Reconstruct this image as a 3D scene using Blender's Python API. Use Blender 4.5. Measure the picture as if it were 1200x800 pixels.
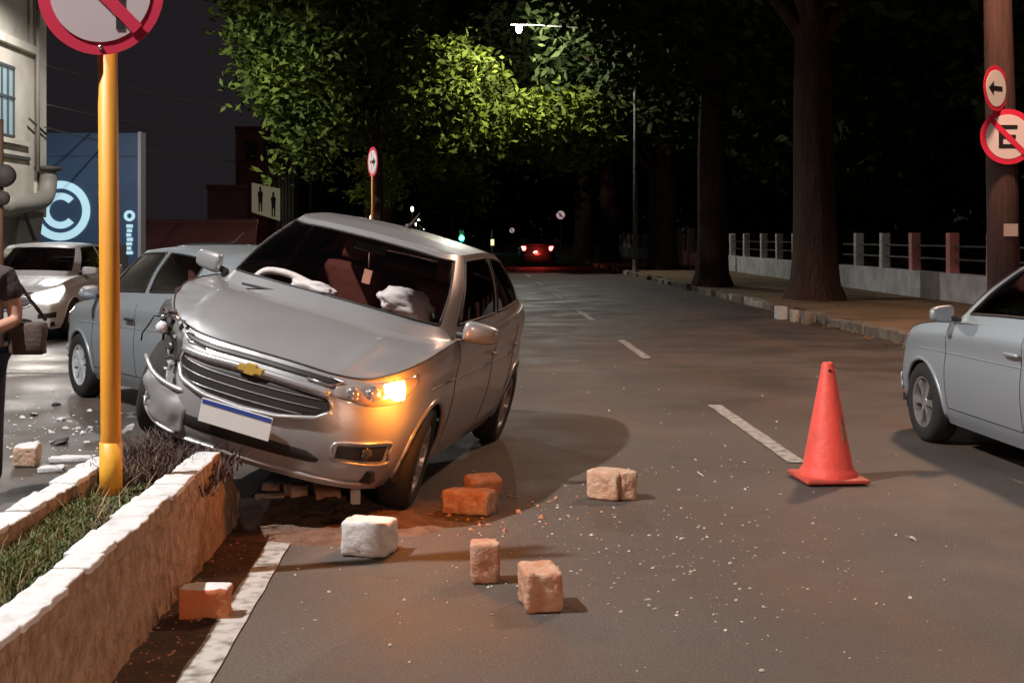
import bpy, bmesh, math, random
import numpy as np
from mathutils import Vector, Matrix, noise
PI = math.pi
random.seed(7); rng = np.random.default_rng(7)
for o in list(bpy.data.objects): bpy.data.objects.remove(o)
sc = bpy.context.scene
C = sc.collection

# ---------------------------------------------------------------- camera, sky, light, exposure
FPX, HC = 1500.0, 1.56            # focal length in pixels of the 1200 px wide photograph, eye height
cd = bpy.data.cameras.new('camera'); cam = bpy.data.objects.new('camera', cd); C.objects.link(cam)
cam.location = (0, 0, HC); cam.rotation_euler = (PI/2, 0, 0)
cd.sensor_width = 36; cd.lens = FPX/1200*36; cd.shift_x = 50/1200; cd.shift_y = -125/1200
cd.clip_start = 0.05; cd.clip_end = 2000
sc.camera = cam
w = bpy.data.worlds.new('World'); sc.world = w; w.use_nodes = True
nt = w.node_tree; bg = nt.nodes['Background']
sky = nt.nodes.new('ShaderNodeTexSky'); sky.sky_type = 'NISHITA'; sky.sun_disc = False
sky.sun_elevation = math.radians(-4); sky.sun_rotation = math.radians(250); sky.dust_density = 3
mixs = nt.nodes.new('ShaderNodeMix'); mixs.data_type = 'RGBA'; mixs.inputs['Factor'].default_value = .995
mixs.inputs['B'].default_value = (.0135, .0110, .0130, 1)      # sky glow of the town
nt.links.new(sky.outputs['Color'], mixs.inputs['A']); nt.links.new(mixs.outputs['Result'], bg.inputs['Color'])
bg.inputs['Strength'].default_value = 1.0
sd = bpy.data.lights.new('moon', 'SUN'); sun = bpy.data.objects.new('moon', sd); C.objects.link(sun)
sd.energy = 0.03; sd.angle = math.radians(.5); sd.color = (1, .95, .88)
sun.rotation_euler = (math.radians(45), 0, math.radians(-70))
vs = sc.view_settings; vs.view_transform = 'Standard'; vs.look = 'None'; vs.exposure = 0; vs.gamma = 1; vs.use_curve_mapping = False

# ---------------------------------------------------------------- materials
MATS = {}
def mat(name, col, rough=.6, metal=0, col2=None, nscale=8, nmix=(.35, .65), bump=0, bscale=60, coat=0, emit=None, estr=0, stretch=None, spec=.5, detail=6, trans=0, bdist=.02):
    if name in MATS: return MATS[name]
    m = bpy.data.materials.new(name); m.use_nodes = True; n = m.node_tree; b = n.nodes['Principled BSDF']
    b.inputs['Base Color'].default_value = (*col, 1); b.inputs['Roughness'].default_value = rough
    b.inputs['Metallic'].default_value = metal; b.inputs['Coat Weight'].default_value = coat
    b.inputs['Specular IOR Level'].default_value = spec
    if trans: b.inputs['Transmission Weight'].default_value = trans
    if emit: b.inputs['Emission Color'].default_value = (*emit, 1); b.inputs['Emission Strength'].default_value = estr
    if col2 or bump:
        tc = n.nodes.new('ShaderNodeTexCoord'); mp = n.nodes.new('ShaderNodeMapping'); n.links.new(tc.outputs['Object'], mp.inputs['Vector'])
        if stretch: mp.inputs['Scale'].default_value = stretch
    if col2:
        t = n.nodes.new('ShaderNodeTexNoise'); t.inputs['Scale'].default_value = nscale; t.inputs['Detail'].default_value = detail
        n.links.new(mp.outputs['Vector'], t.inputs['Vector'])
        r = n.nodes.new('ShaderNodeValToRGB'); r.color_ramp.elements[0].position = nmix[0]; r.color_ramp.elements[1].position = nmix[1]
        r.color_ramp.elements[0].color = (*col, 1); r.color_ramp.elements[1].color = (*col2, 1)
        n.links.new(t.outputs['Fac'], r.inputs['Fac']); n.links.new(r.outputs['Color'], b.inputs['Base Color'])
    if bump:
        t = n.nodes.new('ShaderNodeTexNoise'); t.inputs['Scale'].default_value = bscale; t.inputs['Detail'].default_value = 8
        n.links.new(mp.outputs['Vector'], t.inputs['Vector'])
        bp = n.nodes.new('ShaderNodeBump'); bp.inputs['Strength'].default_value = bump; bp.inputs['Distance'].default_value = bdist
        n.links.new(t.outputs['Fac'], bp.inputs['Height']); n.links.new(bp.outputs['Normal'], b.inputs['Normal'])
    MATS[name] = m; return m

def asphalt():
    m = bpy.data.materials.new('asphalt'); m.use_nodes = True; n = m.node_tree; b = n.nodes['Principled BSDF']; L = n.links.new
    tc = n.nodes.new('ShaderNodeTexCoord')
    def noi(scale, detail=5, st=None, rough=.55):
        mp = n.nodes.new('ShaderNodeMapping'); L(tc.outputs['Object'], mp.inputs['Vector'])
        if st: mp.inputs['Scale'].default_value = st
        t = n.nodes.new('ShaderNodeTexNoise'); t.inputs['Scale'].default_value = scale; t.inputs['Detail'].default_value = detail; t.inputs['Roughness'].default_value = rough
        L(mp.outputs['Vector'], t.inputs['Vector']); return t
    def ramp(t, p0, p1, c0, c1):
        r = n.nodes.new('ShaderNodeValToRGB'); e = r.color_ramp.elements; e[0].position = p0; e[1].position = p1; e[0].color = (*c0, 1); e[1].color = (*c1, 1); L(t, r.inputs['Fac']); return r
    def mix(a, bb, f, mode='MIX'):
        x = n.nodes.new('ShaderNodeMix'); x.data_type = 'RGBA'; x.blend_type = mode
        if isinstance(f, float): x.inputs['Factor'].default_value = f
        else: L(f, x.inputs['Factor'])
        L(a, x.inputs['A']); L(bb, x.inputs['B']); return x.outputs['Result']
    big = ramp(noi(.55, 6).outputs['Fac'], .36, .66, (.056, .047, .041), (.094, .081, .072))
    dirt = ramp(noi(.8, 5, (1.6, .35, 1)).outputs['Fac'], .46, .7, (1, 1, 1), (1.25, 1.0, .82))
    c = mix(big.outputs['Color'], dirt.outputs['Color'], 1.0, 'MULTIPLY')
    # patches of newer tar
    v = n.nodes.new('ShaderNodeTexVoronoi'); v.inputs['Scale'].default_value = .22; mp = n.nodes.new('ShaderNodeMapping'); mp.inputs['Scale'].default_value = (1.5, .5, 1)
    L(tc.outputs['Object'], mp.inputs['Vector']); L(mp.outputs['Vector'], v.inputs['Vector'])
    pr = ramp(v.outputs['Color'], .3, .75, (.82, .82, .84), (1.08, 1.05, 1.02)); c = mix(c, pr.outputs['Color'], 1.0, 'MULTIPLY')
    gr = ramp(noi(85, 3, None, .75).outputs['Fac'], .33, .68, (.5, .5, .5), (1.7, 1.64, 1.58)); c = mix(c, gr.outputs['Color'], .9, 'MULTIPLY')
    sp = ramp(noi(38, 5, None, .75).outputs['Fac'], .62, .70, (0, 0, 0), (1, 1, 1))
    lg = n.nodes.new('ShaderNodeRGB'); lg.outputs[0].default_value = (.17, .15, .135, 1); c = mix(c, lg.outputs[0], sp.outputs['Color'])
    # hairline cracks
    ve = n.nodes.new('ShaderNodeTexVoronoi'); ve.feature = 'DISTANCE_TO_EDGE'; ve.inputs['Scale'].default_value = .7
    wn = noi(2.2, 4); va = n.nodes.new('ShaderNodeVectorMath'); va.operation = 'MULTIPLY_ADD'; va.inputs[1].default_value = (.5, .5, .5)
    L(wn.outputs['Color'], va.inputs[0]); L(tc.outputs['Object'], va.inputs[2]); L(va.outputs[0], ve.inputs['Vector'])
    cr_ = ramp(ve.outputs['Distance'], .0, .011, (.6, .6, .6), (1, 1, 1)); c = mix(c, cr_.outputs['Color'], .3, 'MULTIPLY')
    L(c, b.inputs['Base Color'])
    rr = ramp(noi(1.1, 5).outputs['Fac'], .35, .65, (.5, .5, .5), (.78, .78, .78)); L(rr.outputs['Color'], b.inputs['Roughness'])
    bt = noi(95, 5, None, .7); bp = n.nodes.new('ShaderNodeBump'); bp.inputs['Strength'].default_value = .7; bp.inputs['Distance'].default_value = .009
    L(bt.outputs['Fac'], bp.inputs['Height']); L(bp.outputs['Normal'], b.inputs['Normal']); MATS['asphalt'] = m; return m

def glass(name, tint, refl=1.0):
    m = bpy.data.materials.new(name); m.use_nodes = True; n = m.node_tree
    for x in list(n.nodes): n.nodes.remove(x)
    out = n.nodes.new('ShaderNodeOutputMaterial'); tr = n.nodes.new('ShaderNodeBsdfTransparent'); tr.inputs['Color'].default_value = (*tint, 1)
    gl = n.nodes.new('ShaderNodeBsdfGlossy'); gl.inputs['Roughness'].default_value = .03; gl.inputs['Color'].default_value = (refl, refl, refl, 1)
    fr = n.nodes.new('ShaderNodeFresnel'); fr.inputs['IOR'].default_value = 1.5; mx = n.nodes.new('ShaderNodeMixShader')
    n.links.new(fr.outputs[0], mx.inputs[0]); n.links.new(tr.outputs[0], mx.inputs[1]); n.links.new(gl.outputs[0], mx.inputs[2]); n.links.new(mx.outputs[0], out.inputs[0])
    MATS[name] = m; return m

def emis(name, col, s): return mat(name, col, .4, emit=col, estr=s)

asphalt()
M_SILVER = mat('silver_paint', (.36, .36, .375), .34, .45, coat=.6, col2=(.33, .33, .345), nscale=3, bump=.03, bscale=900)
M_BLUEGREY = mat('blue_grey_paint', (.30, .34, .38), .36, .4, coat=.6)
M_WHITEP = mat('white_paint_car', (.5, .5, .5), .35, 0, coat=.6)
M_DARKP = mat('dark_paint_car', (.05, .05, .055), .3, .3, coat=.7)
M_STEEL = mat('pale_silver_paint', (.33, .365, .40), .45, .4, coat=.3)
M_BLACK = mat('black_plastic', (.018, .017, .017), .55, bump=.15, bscale=220)
M_GRILLE = mat('grille_black', (.012, .010, .010), .5)
M_CHROME = mat('chrome', (.62, .62, .63), .16, .9)
M_CHROME2 = mat('satin_trim', (.52, .52, .53), .3, .6)
M_SLATG = mat('grille_slat_grey', (.22, .21, .21), .35, .5); M_GOLD = mat('gold_emblem', (.75, .52, .12), .3, .5)
M_TYRE = mat('tyre_rubber', (.016, .015, .015), .8, bump=.3, bscale=90)
M_RIM = mat('alloy', (.5, .5, .51), .3, .7, col2=(.3, .28, .26), nscale=14)
M_CAP = mat('hubcap_silver', (.5, .52, .54), .4, .2)
M_LINER = mat('wheel_well', (.012, .011, .011), .9)
M_LENS = mat('lamp_lens', (.30, .24, .21), .12, .2, coat=.8); M_FOG = mat('fog_glass', (.06, .055, .055), .15, .3, coat=.8)
M_LENSC = mat('lamp_reflector', (.6, .58, .56), .15, .8)
M_INT = mat('cabin_trim', (.12, .05, .04), .75)  # red of the windscreen reflection put into the trim colour
M_SEAT = mat('seat_fabric', (.26, .085, .065), .9, col2=(.2, .06, .045), nscale=20)  # seats reddened too, for the same red reflection in the glass
M_AIRBAG = mat('airbag_fabric', (.72, .72, .72), .8, bump=.3, bscale=14, bdist=.03)
G_WIND = glass('windscreen_glass', (.93, .88, .87)); G_SIDE = glass('side_glass', (.34, .30, .30)); G_SIDEL = glass('pale_side_glass', (.55, .6, .62))
M_WPAINT = mat('white_limewash', (.54, .54, .55), .75, col2=(.36, .34, .32), nscale=9, nmix=(.52, .78), bump=.5, bscale=45, bdist=.012)
M_PLATE = mat('number_plate', (.7, .7, .7), .4); M_PBLUE = mat('plate_band', (.03, .06, .28), .4)

# ---------------------------------------------------------------- mesh helpers
def link(name, me, m=None, parent=None, smooth=False):
    o = bpy.data.objects.new(name, me); C.objects.link(o)
    if m:
        for k in (m if isinstance(m, (list, tuple)) else [m]): me.materials.append(k)
    if smooth: me.polygons.foreach_set('use_smooth', [True]*len(me.polygons))
    if parent: o.parent = parent
    return o
def from_bm(name, bm, m=None, parent=None, smooth=False):
    me = bpy.data.meshes.new(name); bm.normal_update(); bm.to_mesh(me); bm.free(); return link(name, me, m, parent, smooth)
def from_py(name, v, f, m=None, parent=None, smooth=False):
    me = bpy.data.meshes.new(name); me.from_pydata([tuple(x) for x in v], [], [tuple(x) for x in f]); me.update(); return link(name, me, m, parent, smooth)
def tag(o, label, cat, group=None):
    o['label'] = label; o['category'] = cat
    if group: o['group'] = group
    return o
def thing(name, label, cat, loc=(0, 0, 0), rz=0, group=None):
    o = bpy.data.objects.new(name, None); C.objects.link(o); o.location = loc; o.rotation_euler = (0, 0, rz); o.empty_display_size = .1
    return tag(o, label, cat, group)
def struct(o): o['kind'] = 'structure'; return o
def stuff(o): o['kind'] = 'stuff'; return o
def bbox(bm, x0, x1, y0, y1, z0, z1, bev=0):
    r = bmesh.ops.create_cube(bm, size=1)['verts']
    for v in r: v.co = Vector(((x0+x1)/2+v.co.x*(x1-x0), (y0+y1)/2+v.co.y*(y1-y0), (z0+z1)/2+v.co.z*(z1-z0)))
    if bev:
        ed = {e for v in r for e in v.link_edges}; bmesh.ops.bevel(bm, geom=list(ed), offset=bev, segments=2, affect='EDGES', profile=.6)
def box(name, x0, x1, y0, y1, z0, z1, m, parent=None, bev=0):
    bm = bmesh.new(); bbox(bm, x0, x1, y0, y1, z0, z1, bev); return from_bm(name, bm, m, parent)
def tube(bm, pts, rad, seg=8, cap=True):
    pts = [Vector(p) for p in pts]; n = len(pts); rad = rad if hasattr(rad, '__len__') else [rad]*n; rings = []; ref = None
    for i, p in enumerate(pts):
        t = (pts[min(i+1, n-1)]-pts[max(i-1, 0)]).normalized()
        if ref is None: ref = t.orthogonal().normalized()
        ref = (ref-t*ref.dot(t)).normalized(); b = t.cross(ref)
        rings.append([bm.verts.new(p+(ref*math.cos(a)+b*math.sin(a))*rad[i]) for a in (2*PI*k/seg for k in range(seg))])
    for i in range(n-1):
        for k in range(seg): bm.faces.new((rings[i][k], rings[i][(k+1) % seg], rings[i+1][(k+1) % seg], rings[i+1][k]))
    if cap: bm.faces.new(rings[0][::-1]); bm.faces.new(rings[-1])
def tube_o(name, pts, rad, m, parent=None, seg=8, smooth=True):
    bm = bmesh.new(); tube(bm, pts, rad, seg); return from_bm(name, bm, m, parent, smooth)
def lathe(bm, prof, seg=24, axis='z', c=(0, 0, 0), close=False):
    rings = []
    for r, h in prof:
        ring = []
        for k in range(seg):
            a = 2*PI*k/seg; x, y = r*math.cos(a), r*math.sin(a)
            ring.append(bm.verts.new((c[0]+x, c[1]+h, c[2]+y) if axis == 'y' else ((c[0]+x, c[1]+y, c[2]+h) if axis == 'z' else (c[0]+h, c[1]+x, c[2]+y))))
        rings.append(ring)
    for i in range(len(rings)-1):
        for k in range(seg): bm.faces.new((rings[i][k], rings[i][(k+1) % seg], rings[i+1][(k+1) % seg], rings[i+1][k]))
    if close: bm.faces.new(rings[0][::-1]); bm.faces.new(rings[-1])
def lathe_o(name, prof, m, parent=None, seg=24, axis='z', c=(0, 0, 0), close=False, smooth=True):
    bm = bmesh.new(); lathe(bm, prof, seg, axis, c, close); bmesh.ops.recalc_face_normals(bm, faces=bm.faces); return from_bm(name, bm, m, parent, smooth)
def prism(name, poly, t, m, parent=None, plane='xz', off=0, bev=0):
    # flat outline given in a plane, with thickness t towards -normal
    bm = bmesh.new()
    def P(a, b, d): return (a, d, b) if plane == 'xz' else ((a, b, d) if plane == 'xy' else (d, a, b))
    lo = [bm.verts.new(P(a, b, off)) for a, b in poly]; hi = [bm.verts.new(P(a, b, off+t)) for a, b in poly]; n = len(poly)
    bm.faces.new(lo); bm.faces.new(hi[::-1])
    for i in range(n): bm.faces.new((lo[i], hi[i], hi[(i+1) % n], lo[(i+1) % n]))
    bmesh.ops.recalc_face_normals(bm, faces=bm.faces); return from_bm(name, bm, m, parent)
def cr(P, n):
    P = np.asarray(P, float); k = len(P); E = np.concatenate([[2*P[0]-P[1]], P, [2*P[-1]-P[-2]]]); out = []
    for i in range(k-1):
        a, b, c, d = E[i], E[i+1], E[i+2], E[i+3]
        for t in np.arange(n)/n: out.append(.5*((2*b)+(c-a)*t+(2*a-5*b+4*c-d)*t*t+(3*b-3*c+d-a)*t**3))
    out.append(P[-1]); return np.array(out)
def ss(a, b, x): t = np.clip((np.asarray(x, float)-a)/(b-a), 0, 1); return t*t*(3-2*t)
def ground(u, v, z=0.0):                     # a point of the photograph that lies at height z
    Y = FPX*(HC-z)/(v-275); return ((u-550)/FPX*Y, Y, z)
def at(u, v, Y): return ((u-550)/FPX*Y, Y, HC-(v-275)/FPX*Y)

# ---------------------------------------------------------------- ground, roads, pavements
def sheet(name, x0, x1, y0, y1, z, m, nx=1, ny=1):
    v = [(x0+(x1-x0)*i/nx, y0+(y1-y0)*j/ny, z) for j in range(ny+1) for i in range(nx+1)]
    f = [(j*(nx+1)+i, j*(nx+1)+i+1, (j+1)*(nx+1)+i+1, (j+1)*(nx+1)+i) for j in range(ny) for i in range(nx)]
    return from_py(name, v, f, m)
M_DIRT = mat('dirt', (.085, .055, .036), .95, col2=(.13, .09, .06), nscale=1.6, bump=.6, bscale=30, bdist=.03)
M_VERGE = mat('verge_earth', (.15, .095, .05), .95, col2=(.25, .165, .09), nscale=.9, bump=.7, bscale=25, bdist=.03)
M_CONC = mat('old_concrete', (.24, .21, .17), .85, col2=(.13, .10, .075), nscale=5, bump=.5, bscale=40, bdist=.012)
M_PAVE = mat('pavement', (.2, .185, .17), .85, col2=(.13, .12, .11), nscale=2, bump=.3, bscale=60)
M_LINE = mat('road_paint', (.36, .345, .325), .75, col2=(.13, .118, .105), nscale=14, nmix=(.44, .68), bump=.3, bscale=160, bdist=.004)
M_LINE2 = mat('worn_road_paint', (.40, .38, .36), .7, col2=(.11, .10, .093), nscale=13, nmix=(.40, .60), bump=.3, bscale=160, bdist=.004)
struct(sheet('ground', -400, 400, -60, 900, -.03, M_DIRT))
struct(sheet('road', -8.3, 6.22, -40, 420, 0, MATS['asphalt']))
gut = struct(sheet('gutter', -1.30, -1.0, -2, 12, .003, mat('gutter_shade', (.035, .022, .016), .95, col2=(.075, .045, .03), nscale=9, bump=.6, bscale=60, bdist=.01), 4, 40))  # gutter strip coloured dark for the wall's shadow along its foot
for v in gut.data.vertices: v.co.x += .03*noise.noise((v.co.x*9, v.co.y*3, 0)) if v.co.x > -1.1 else 0
def marking(name, x0, x1, y0, y1, m, k=24):
    v = []; 
    for i in range(k+1):
        y = y0+(y1-y0)*i/k; j = .010*noise.noise((x0*3, y*4, 1)); j2 = .010*noise.noise((x1*3+5, y*4, 2)); v += [(x0+j, y, .007), (x1+j2, y, .007)]
    o = from_py(name, v, [(2*i, 2*i+1, 2*i+3, 2*i+2) for i in range(k)], m); return struct(o)
marking('edge_line', -1.02, -.90, 2.2, 6.85, M_LINE, 60)
marking('edge_line', -1.02, -.90, 10.5, 90, M_LINE2, 80)
for y0, y1 in ((8.75, 11.7), (16.1, 18.9), (23.3, 26.6), (31, 34.2), (39, 42), (47, 50), (55, 58)):
    marking('lane_dash', 2.18, 2.30, y0, y1, M_LINE2 if y0 > 12 else M_LINE)
marking('edge_line', -3.62, -3.5, 14, 24, M_LINE)
marking('stop_line', -6.2, -3.62, 14.4, 14.75, M_LINE)
# right pavement: verge of earth behind a row of kerb stones
pav = struct(sheet('right_verge', 6.42, 60, -40, 420, .13, M_VERGE, 60, 200))
for v in pav.data.vertices:
    d = v.co.x-6.42
    if d > .3: v.co.z += .035*noise.noise((v.co.x*.7, v.co.y*.5, 0))+.01
M_KERB = [M_CONC, mat('kerb_limewash', (.46, .43, .37), .8, col2=(.20, .16, .12), nscale=7, nmix=(.42, .66), bump=.5, bscale=40, bdist=.012), mat('kerb_dark', (.12, .095, .075), .85, col2=(.2, .16, .12), nscale=6, bump=.5, bscale=40, bdist=.012)]
y = 15.0; k = 0
while y < 80:
    L = random.uniform(.75, 1.05); gap = .02
    if 23.2 < y < 24.9: y += L*.55; continue           # broken stretch: stones stand loose there
    o = box('kerb_stone', 6.19+random.uniform(-.02, .02), 6.42, y, y+L-gap, -.02, .15+random.uniform(-.03, .02), M_KERB[random.choice((0, 0, 1, 2, 2))], pav, .015)
    o.rotation_euler.z = random.uniform(-.002, .002); y += L; k += 1
struct(box('right_kerb_core', 6.3, 6.42, -40, 420, -.02, .11, M_CONC))
for (u, v, hh, ww, mm) in ((915, 374, .24, .16, M_WPAINT), (931, 377, .21, .11, M_KERB[1]), (945, 380, .21, .12, M_CONC)):
    p = ground(u, v); o = box('loose_kerb_block', -ww/2, ww/2, -.12, .12, 0, hh, mm, None, .012); o.location = p; o.rotation_euler.z = random.uniform(-.2, .2)
    tag(o, {M_WPAINT: 'loose white topped kerb block at foot of thick trunk', M_KERB[1]: 'narrow standing block in the broken kerb between two others', M_CONC: 'grey block standing last in the broken kerb beside dark gap'}[mm], 'kerb block', 'loose blocks in the broken kerb')
struct(sheet('left_pavement', -60, -8.3, -40, 420, .12, M_PAVE)); struct(box('left_kerb', -8.45, -8.28, -40, 200, -.02, .125, M_CONC))
M_LEAF = mat('fallen_leaf', (.30, .20, .06), .8)
# fallen leaves along the kerb
v = []; f = []
for i in range(500):
    y = random.uniform(14, 30); x = 6.17-abs(random.gauss(0, .12)) if random.random() < .6 else random.uniform(6.5, 9.5); z = .006 if x < 6.2 else .185
    a = random.random()*6.28; s = random.uniform(.02, .045); b = len(v)
    for q in range(4): v.append((x+s*math.cos(a+q*PI/2)*(1 if q % 2 else .6), y+s*math.sin(a+q*PI/2)*(1 if q % 2 else .6), z+random.uniform(0, .02)))
    f.append((b, b+1, b+2, b+3))
tag(stuff(from_py('fallen_leaves', v, f, M_LEAF)), 'yellow fallen leaves scattered along the right kerb', 'leaves')

# ---------------------------------------------------------------- planter wall of the central reservation
M_WALLF = mat('muddy_render', (.42, .30, .22), .9, col2=(.21, .125, .08), nscale=16, nmix=(.30, .72), bump=1.0, bscale=38, stretch=(1, 1, .7), bdist=.035, detail=12)
M_SOIL = mat('planter_soil', (.05, .032, .022), .95, col2=(.09, .06, .035), nscale=10, bump=.8, bscale=35, bdist=.03)
YB = 6.75                                      # where the impact broke the wall
def wall_mesh(x0, x1, y0, y1, zt, side, name, parent):
    # rough rendered skin, both faces and top, with a ragged end
    ny = int((y1-y0)/.035); nz = 14; v = []; f = []
    for j in range(ny+1):
        y = y0+(y1-y0)*j/ny
        top = zt-.055 if y < y1-.5 else zt-.055-max(0, (y-(y1-.5))/.5)**1.3*.26+.03*noise.noise((y*14, 3, 0))
        for i in range(nz+1):
            z = -.05+(top+.05)*i/nz; d = .016*noise.noise((y*7, z*4, 0))+.014*noise.noise((y*24, z*10, 4))+.02*(1-z/.5)
            v.append((x1+d, y, z))
        v.append((x0+.02, y, top)); v.append((x0, y, -.05))
    w_ = nz+3
    for j in range(ny):
        for i in range(w_-1): f.append((j*w_+i, (j+1)*w_+i, (j+1)*w_+i+1, j*w_+i+1))
    f.append(tuple(range((ny)*w_, ny*w_+w_))); f.append(tuple(range(w_-1, -1, -1)))
    return from_py(name, v, f, M_WALLF, parent, True)
def cap_bricks(x0, x1, y0, y1, zt, parent, seed):
    r = random.Random(seed); y = y0
    while y < y1:
        L = r.uniform(.17, .24); bm = bmesh.new(); j = r.uniform(-.009, .009); j2 = r.uniform(-.018, .012)
        bbox(bm, x0+j2, x1+j, y, y+L-.004*r.random(), zt-.075, zt+r.uniform(-.006, .004), .007)
        bmesh.ops.subdivide_edges(bm, edges=[e for e in bm.edges if e.calc_length() > .06], cuts=3, use_grid_fill=True)
        for q in bm.verts: n = noise.noise_vector(q.co*26); q.co += Vector((n.x*.008, n.y*.006, n.z*.005))
        o = from_bm('brick', bm, [M_WPAINT, M_WALLF], parent, True); y += L
        for p in o.data.polygons:
            if p.normal.z < .35 and p.center.z < zt-.022+.012*noise.noise((p.center.y*30, 0, seed)): p.material_index = 1
t = thing('planter_wall', 'mud stained low wall with white painted top bricks beside the road edge line', 'wall', (-1.31, 4, 0))
w1 = wall_mesh(-1.36, -1.27, 1.5, YB+.25, .47, 1, 'wall_face', None); w1.parent = t; w1.matrix_parent_inverse = Matrix.Translation((1.31, -4, 0))
cap_bricks(-1.375, -1.245, 1.5, YB-.38, .475, None, 3)
for o in list(C.objects):
    if o.name.startswith('brick') and o.parent is None: o.parent = t; o.matrix_parent_inverse = Matrix.Translation((1.31, -4, 0))
t2 = thing('planter_wall', 'whitewashed low wall on the far side of the grassy planter', 'wall', (-1.79, 4, 0))
w2 = wall_mesh(-1.84, -1.76, 1.5, 6.6, .46, -1, 'wall_face', None); w2.parent = t2; w2.matrix_parent_inverse = Matrix.Translation((1.79, -4, 0))
n0 = set(C.objects); cap_bricks(-1.86, -1.745, 1.5, 6.3, .465, None, 5)
for o in set(C.objects)-n0: o.parent = t2; o.matrix_parent_inverse = Matrix.Translation((1.79, -4, 0))
sheet_s = sheet('planter_soil', -1.80, -1.30, 1.5, 7.1, .38, M_SOIL, 14, 140); struct(sheet_s)
for v in sheet_s.data.vertices: v.co.z += .03*noise.noise((v.co.x*6, v.co.y*5, 0))-(.25*max(0, v.co.y-6.5) if v.co.y > 6.5 else 0)
# wall beyond the crash, simple, mostly hidden behind the car
t3 = thing('planter_wall', 'long low planter wall running on far behind the crashed car', 'wall', (-1.55, 50, 0))
for x in (-1.31, -1.79): o = box('wall_face', x+1.55-.05, x+1.55+.05, -39, 40, 0, .46, M_WALLF, t3)
o = box('soil', -.19, .19, -39, 40, 0, .38, M_SOIL, t3)
# grass
def blades(name, n, fn, m, hmin, hmax, wd=.006):
    v = []; f = []
    for i in range(n):
        x, y, z = fn(); a = random.random()*6.28; h = random.uniform(hmin, hmax); lx, ly = random.gauss(0, .45)*h, random.gauss(0, .45)*h; dx, dy = wd*math.cos(a), wd*math.sin(a); b = len(v)
        v += [(x-dx, y-dy, z), (x+dx, y+dy, z), (x+dx*.7+lx*.5, y+dy*.7+ly*.5, z+h*.6), (x-dx*.7+lx*.5, y-dy*.7+ly*.5, z+h*.6), (x+lx*1.1, y+ly*1.1, z+h)]
        f += [(b, b+1, b+2, b+3), (b+3, b+2, b+4)]
    return stuff(from_py(name, v, f, m))
M_GRASS = mat('grass', (.075, .11, .03), .8, col2=(.16, .16, .06), nscale=5)
def gpos():
    while True:
        x, y = random.uniform(-1.75, -1.37), random.uniform(2.6, 6.1)
        if noise.noise((x*4, y*2.2, 7))+.32-.18*max(0, y-5.2) > random.random()*.5: return x, y, .375
tag(blades('grass', 15000, gpos, M_GRASS, .012, .045, .005), 'short patchy green grass growing between the planter walls', 'grass')
tag(blades('broad_weeds', 2600, gpos, mat('weed_leaf', (.06, .10, .03), .7, col2=(.10, .12, .05), nscale=6), .015, .035, .013), 'small broad leaved weeds mixed into the planter grass', 'weeds')
M_WEED = mat('dark_weed', (.06, .032, .036), .85, col2=(.10, .07, .055), nscale=6)
def wpos():
    x, y = random.gauss(-1.56, .13), random.uniform(5.95, 7.2); return max(-1.85, min(-1.2, x)), y, .34
tag(blades('trampled_weeds', 5000, wpos, M_WEED, .03, .16, .007), 'dark purplish trampled weeds under the torn bumper', 'weeds')
def dpos(): return random.uniform(-1.74, -1.38), random.uniform(3, 6.3), .375
tag(blades('dry_stalks', 260, dpos, mat('straw', (.33, .24, .13), .8), .04, .14, .003), 'dry straw coloured stalks among the planter grass', 'stalks')

# ---------------------------------------------------------------- car builder
ST = np.array([(.80, 0), (.79, .25), (.75, .47), (.66, .65), (.50, .765), (.25, .82), (0, .84), (-.4, .845), (-1.0, .85), (-1.6, .85), (-2.1, .848), (-2.528, .84), (-2.85, .79), (-3.02, .64), (-3.09, .35), (-3.10, 0)])
ZTOP = np.array([.765, .765, .76, .775, .83, .885, .925, .96, .98, .995, 1.015, 1.045, 1.07, 1.08, 1.08, 1.08])
ZBOT = np.array([.19, .19, .19, .19, .19, .20, .20, .20, .20, .20, .20, .21, .23, .25, .26, .26])
FR = np.array([0, .14, .36, .55, .72, .87, 1.0])
OF = np.array([.07, .02, 0, .006, .025, .05, .10]); OS = np.array([.075, .03, .004, 0, .012, .012, .05]); OR = np.array([.08, .02, 0, .03, .06, .08, .12])
WF = np.array([1, 1, 1, .7, .3, .05]+[0]*10); WR = np.array([0]*11+[.1, .5, .85, 1, 1.])
tg = np.gradient(ST, axis=0); tg[0] = (0, 1); tg[-1] = (0, -1); tg /= np.linalg.norm(tg, axis=1)[:, None]; NR = np.stack([tg[:, 1], -tg[:, 0]], 1)
ACTRL = np.zeros((16, 7, 3))
for s in range(16):
    for j in range(7):
        off = WF[s]*OF[j]+WR[s]*OR[j]+(1-WF[s]-WR[s])*OS[j]
        xy = ST[s]-NR[s]*off; ACTRL[s, j] = (xy[0], max(0, xy[1]), ZBOT[s]+(ZTOP[s]-ZBOT[s])*FR[j])
NA, NLv = 8, 5
A = cr(ACTRL, NA); A = np.swapaxes(cr(np.swapaxes(A, 0, 1), NLv), 0, 1); A[0, :, 1] = 0; A[-1, :, 1] = 0
sA = np.linspace(0, 15, A.shape[0])
def surf(s, z, off=0):                         # a point on the lower skin at plan station s (signed) and height z
    sg = -1 if s < 0 else 1; s = abs(s); i = min(int(s*NA), A.shape[0]-2); t = s*NA-i
    def col(k):
        P = A[k]; return np.array([np.interp(z, P[:, 2], P[:, 0]), np.interp(z, P[:, 2], P[:, 1]), z])
    p = col(i)*(1-t)+col(i+1)*t
    if off:
        d = col(min(i+1, A.shape[0]-1))-col(i); d = np.array([d[1], -d[0], 0]); d /= np.linalg.norm(d)+1e-9; p = p+d*off
    return np.array([p[0], p[1]*sg, p[2]])
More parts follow.
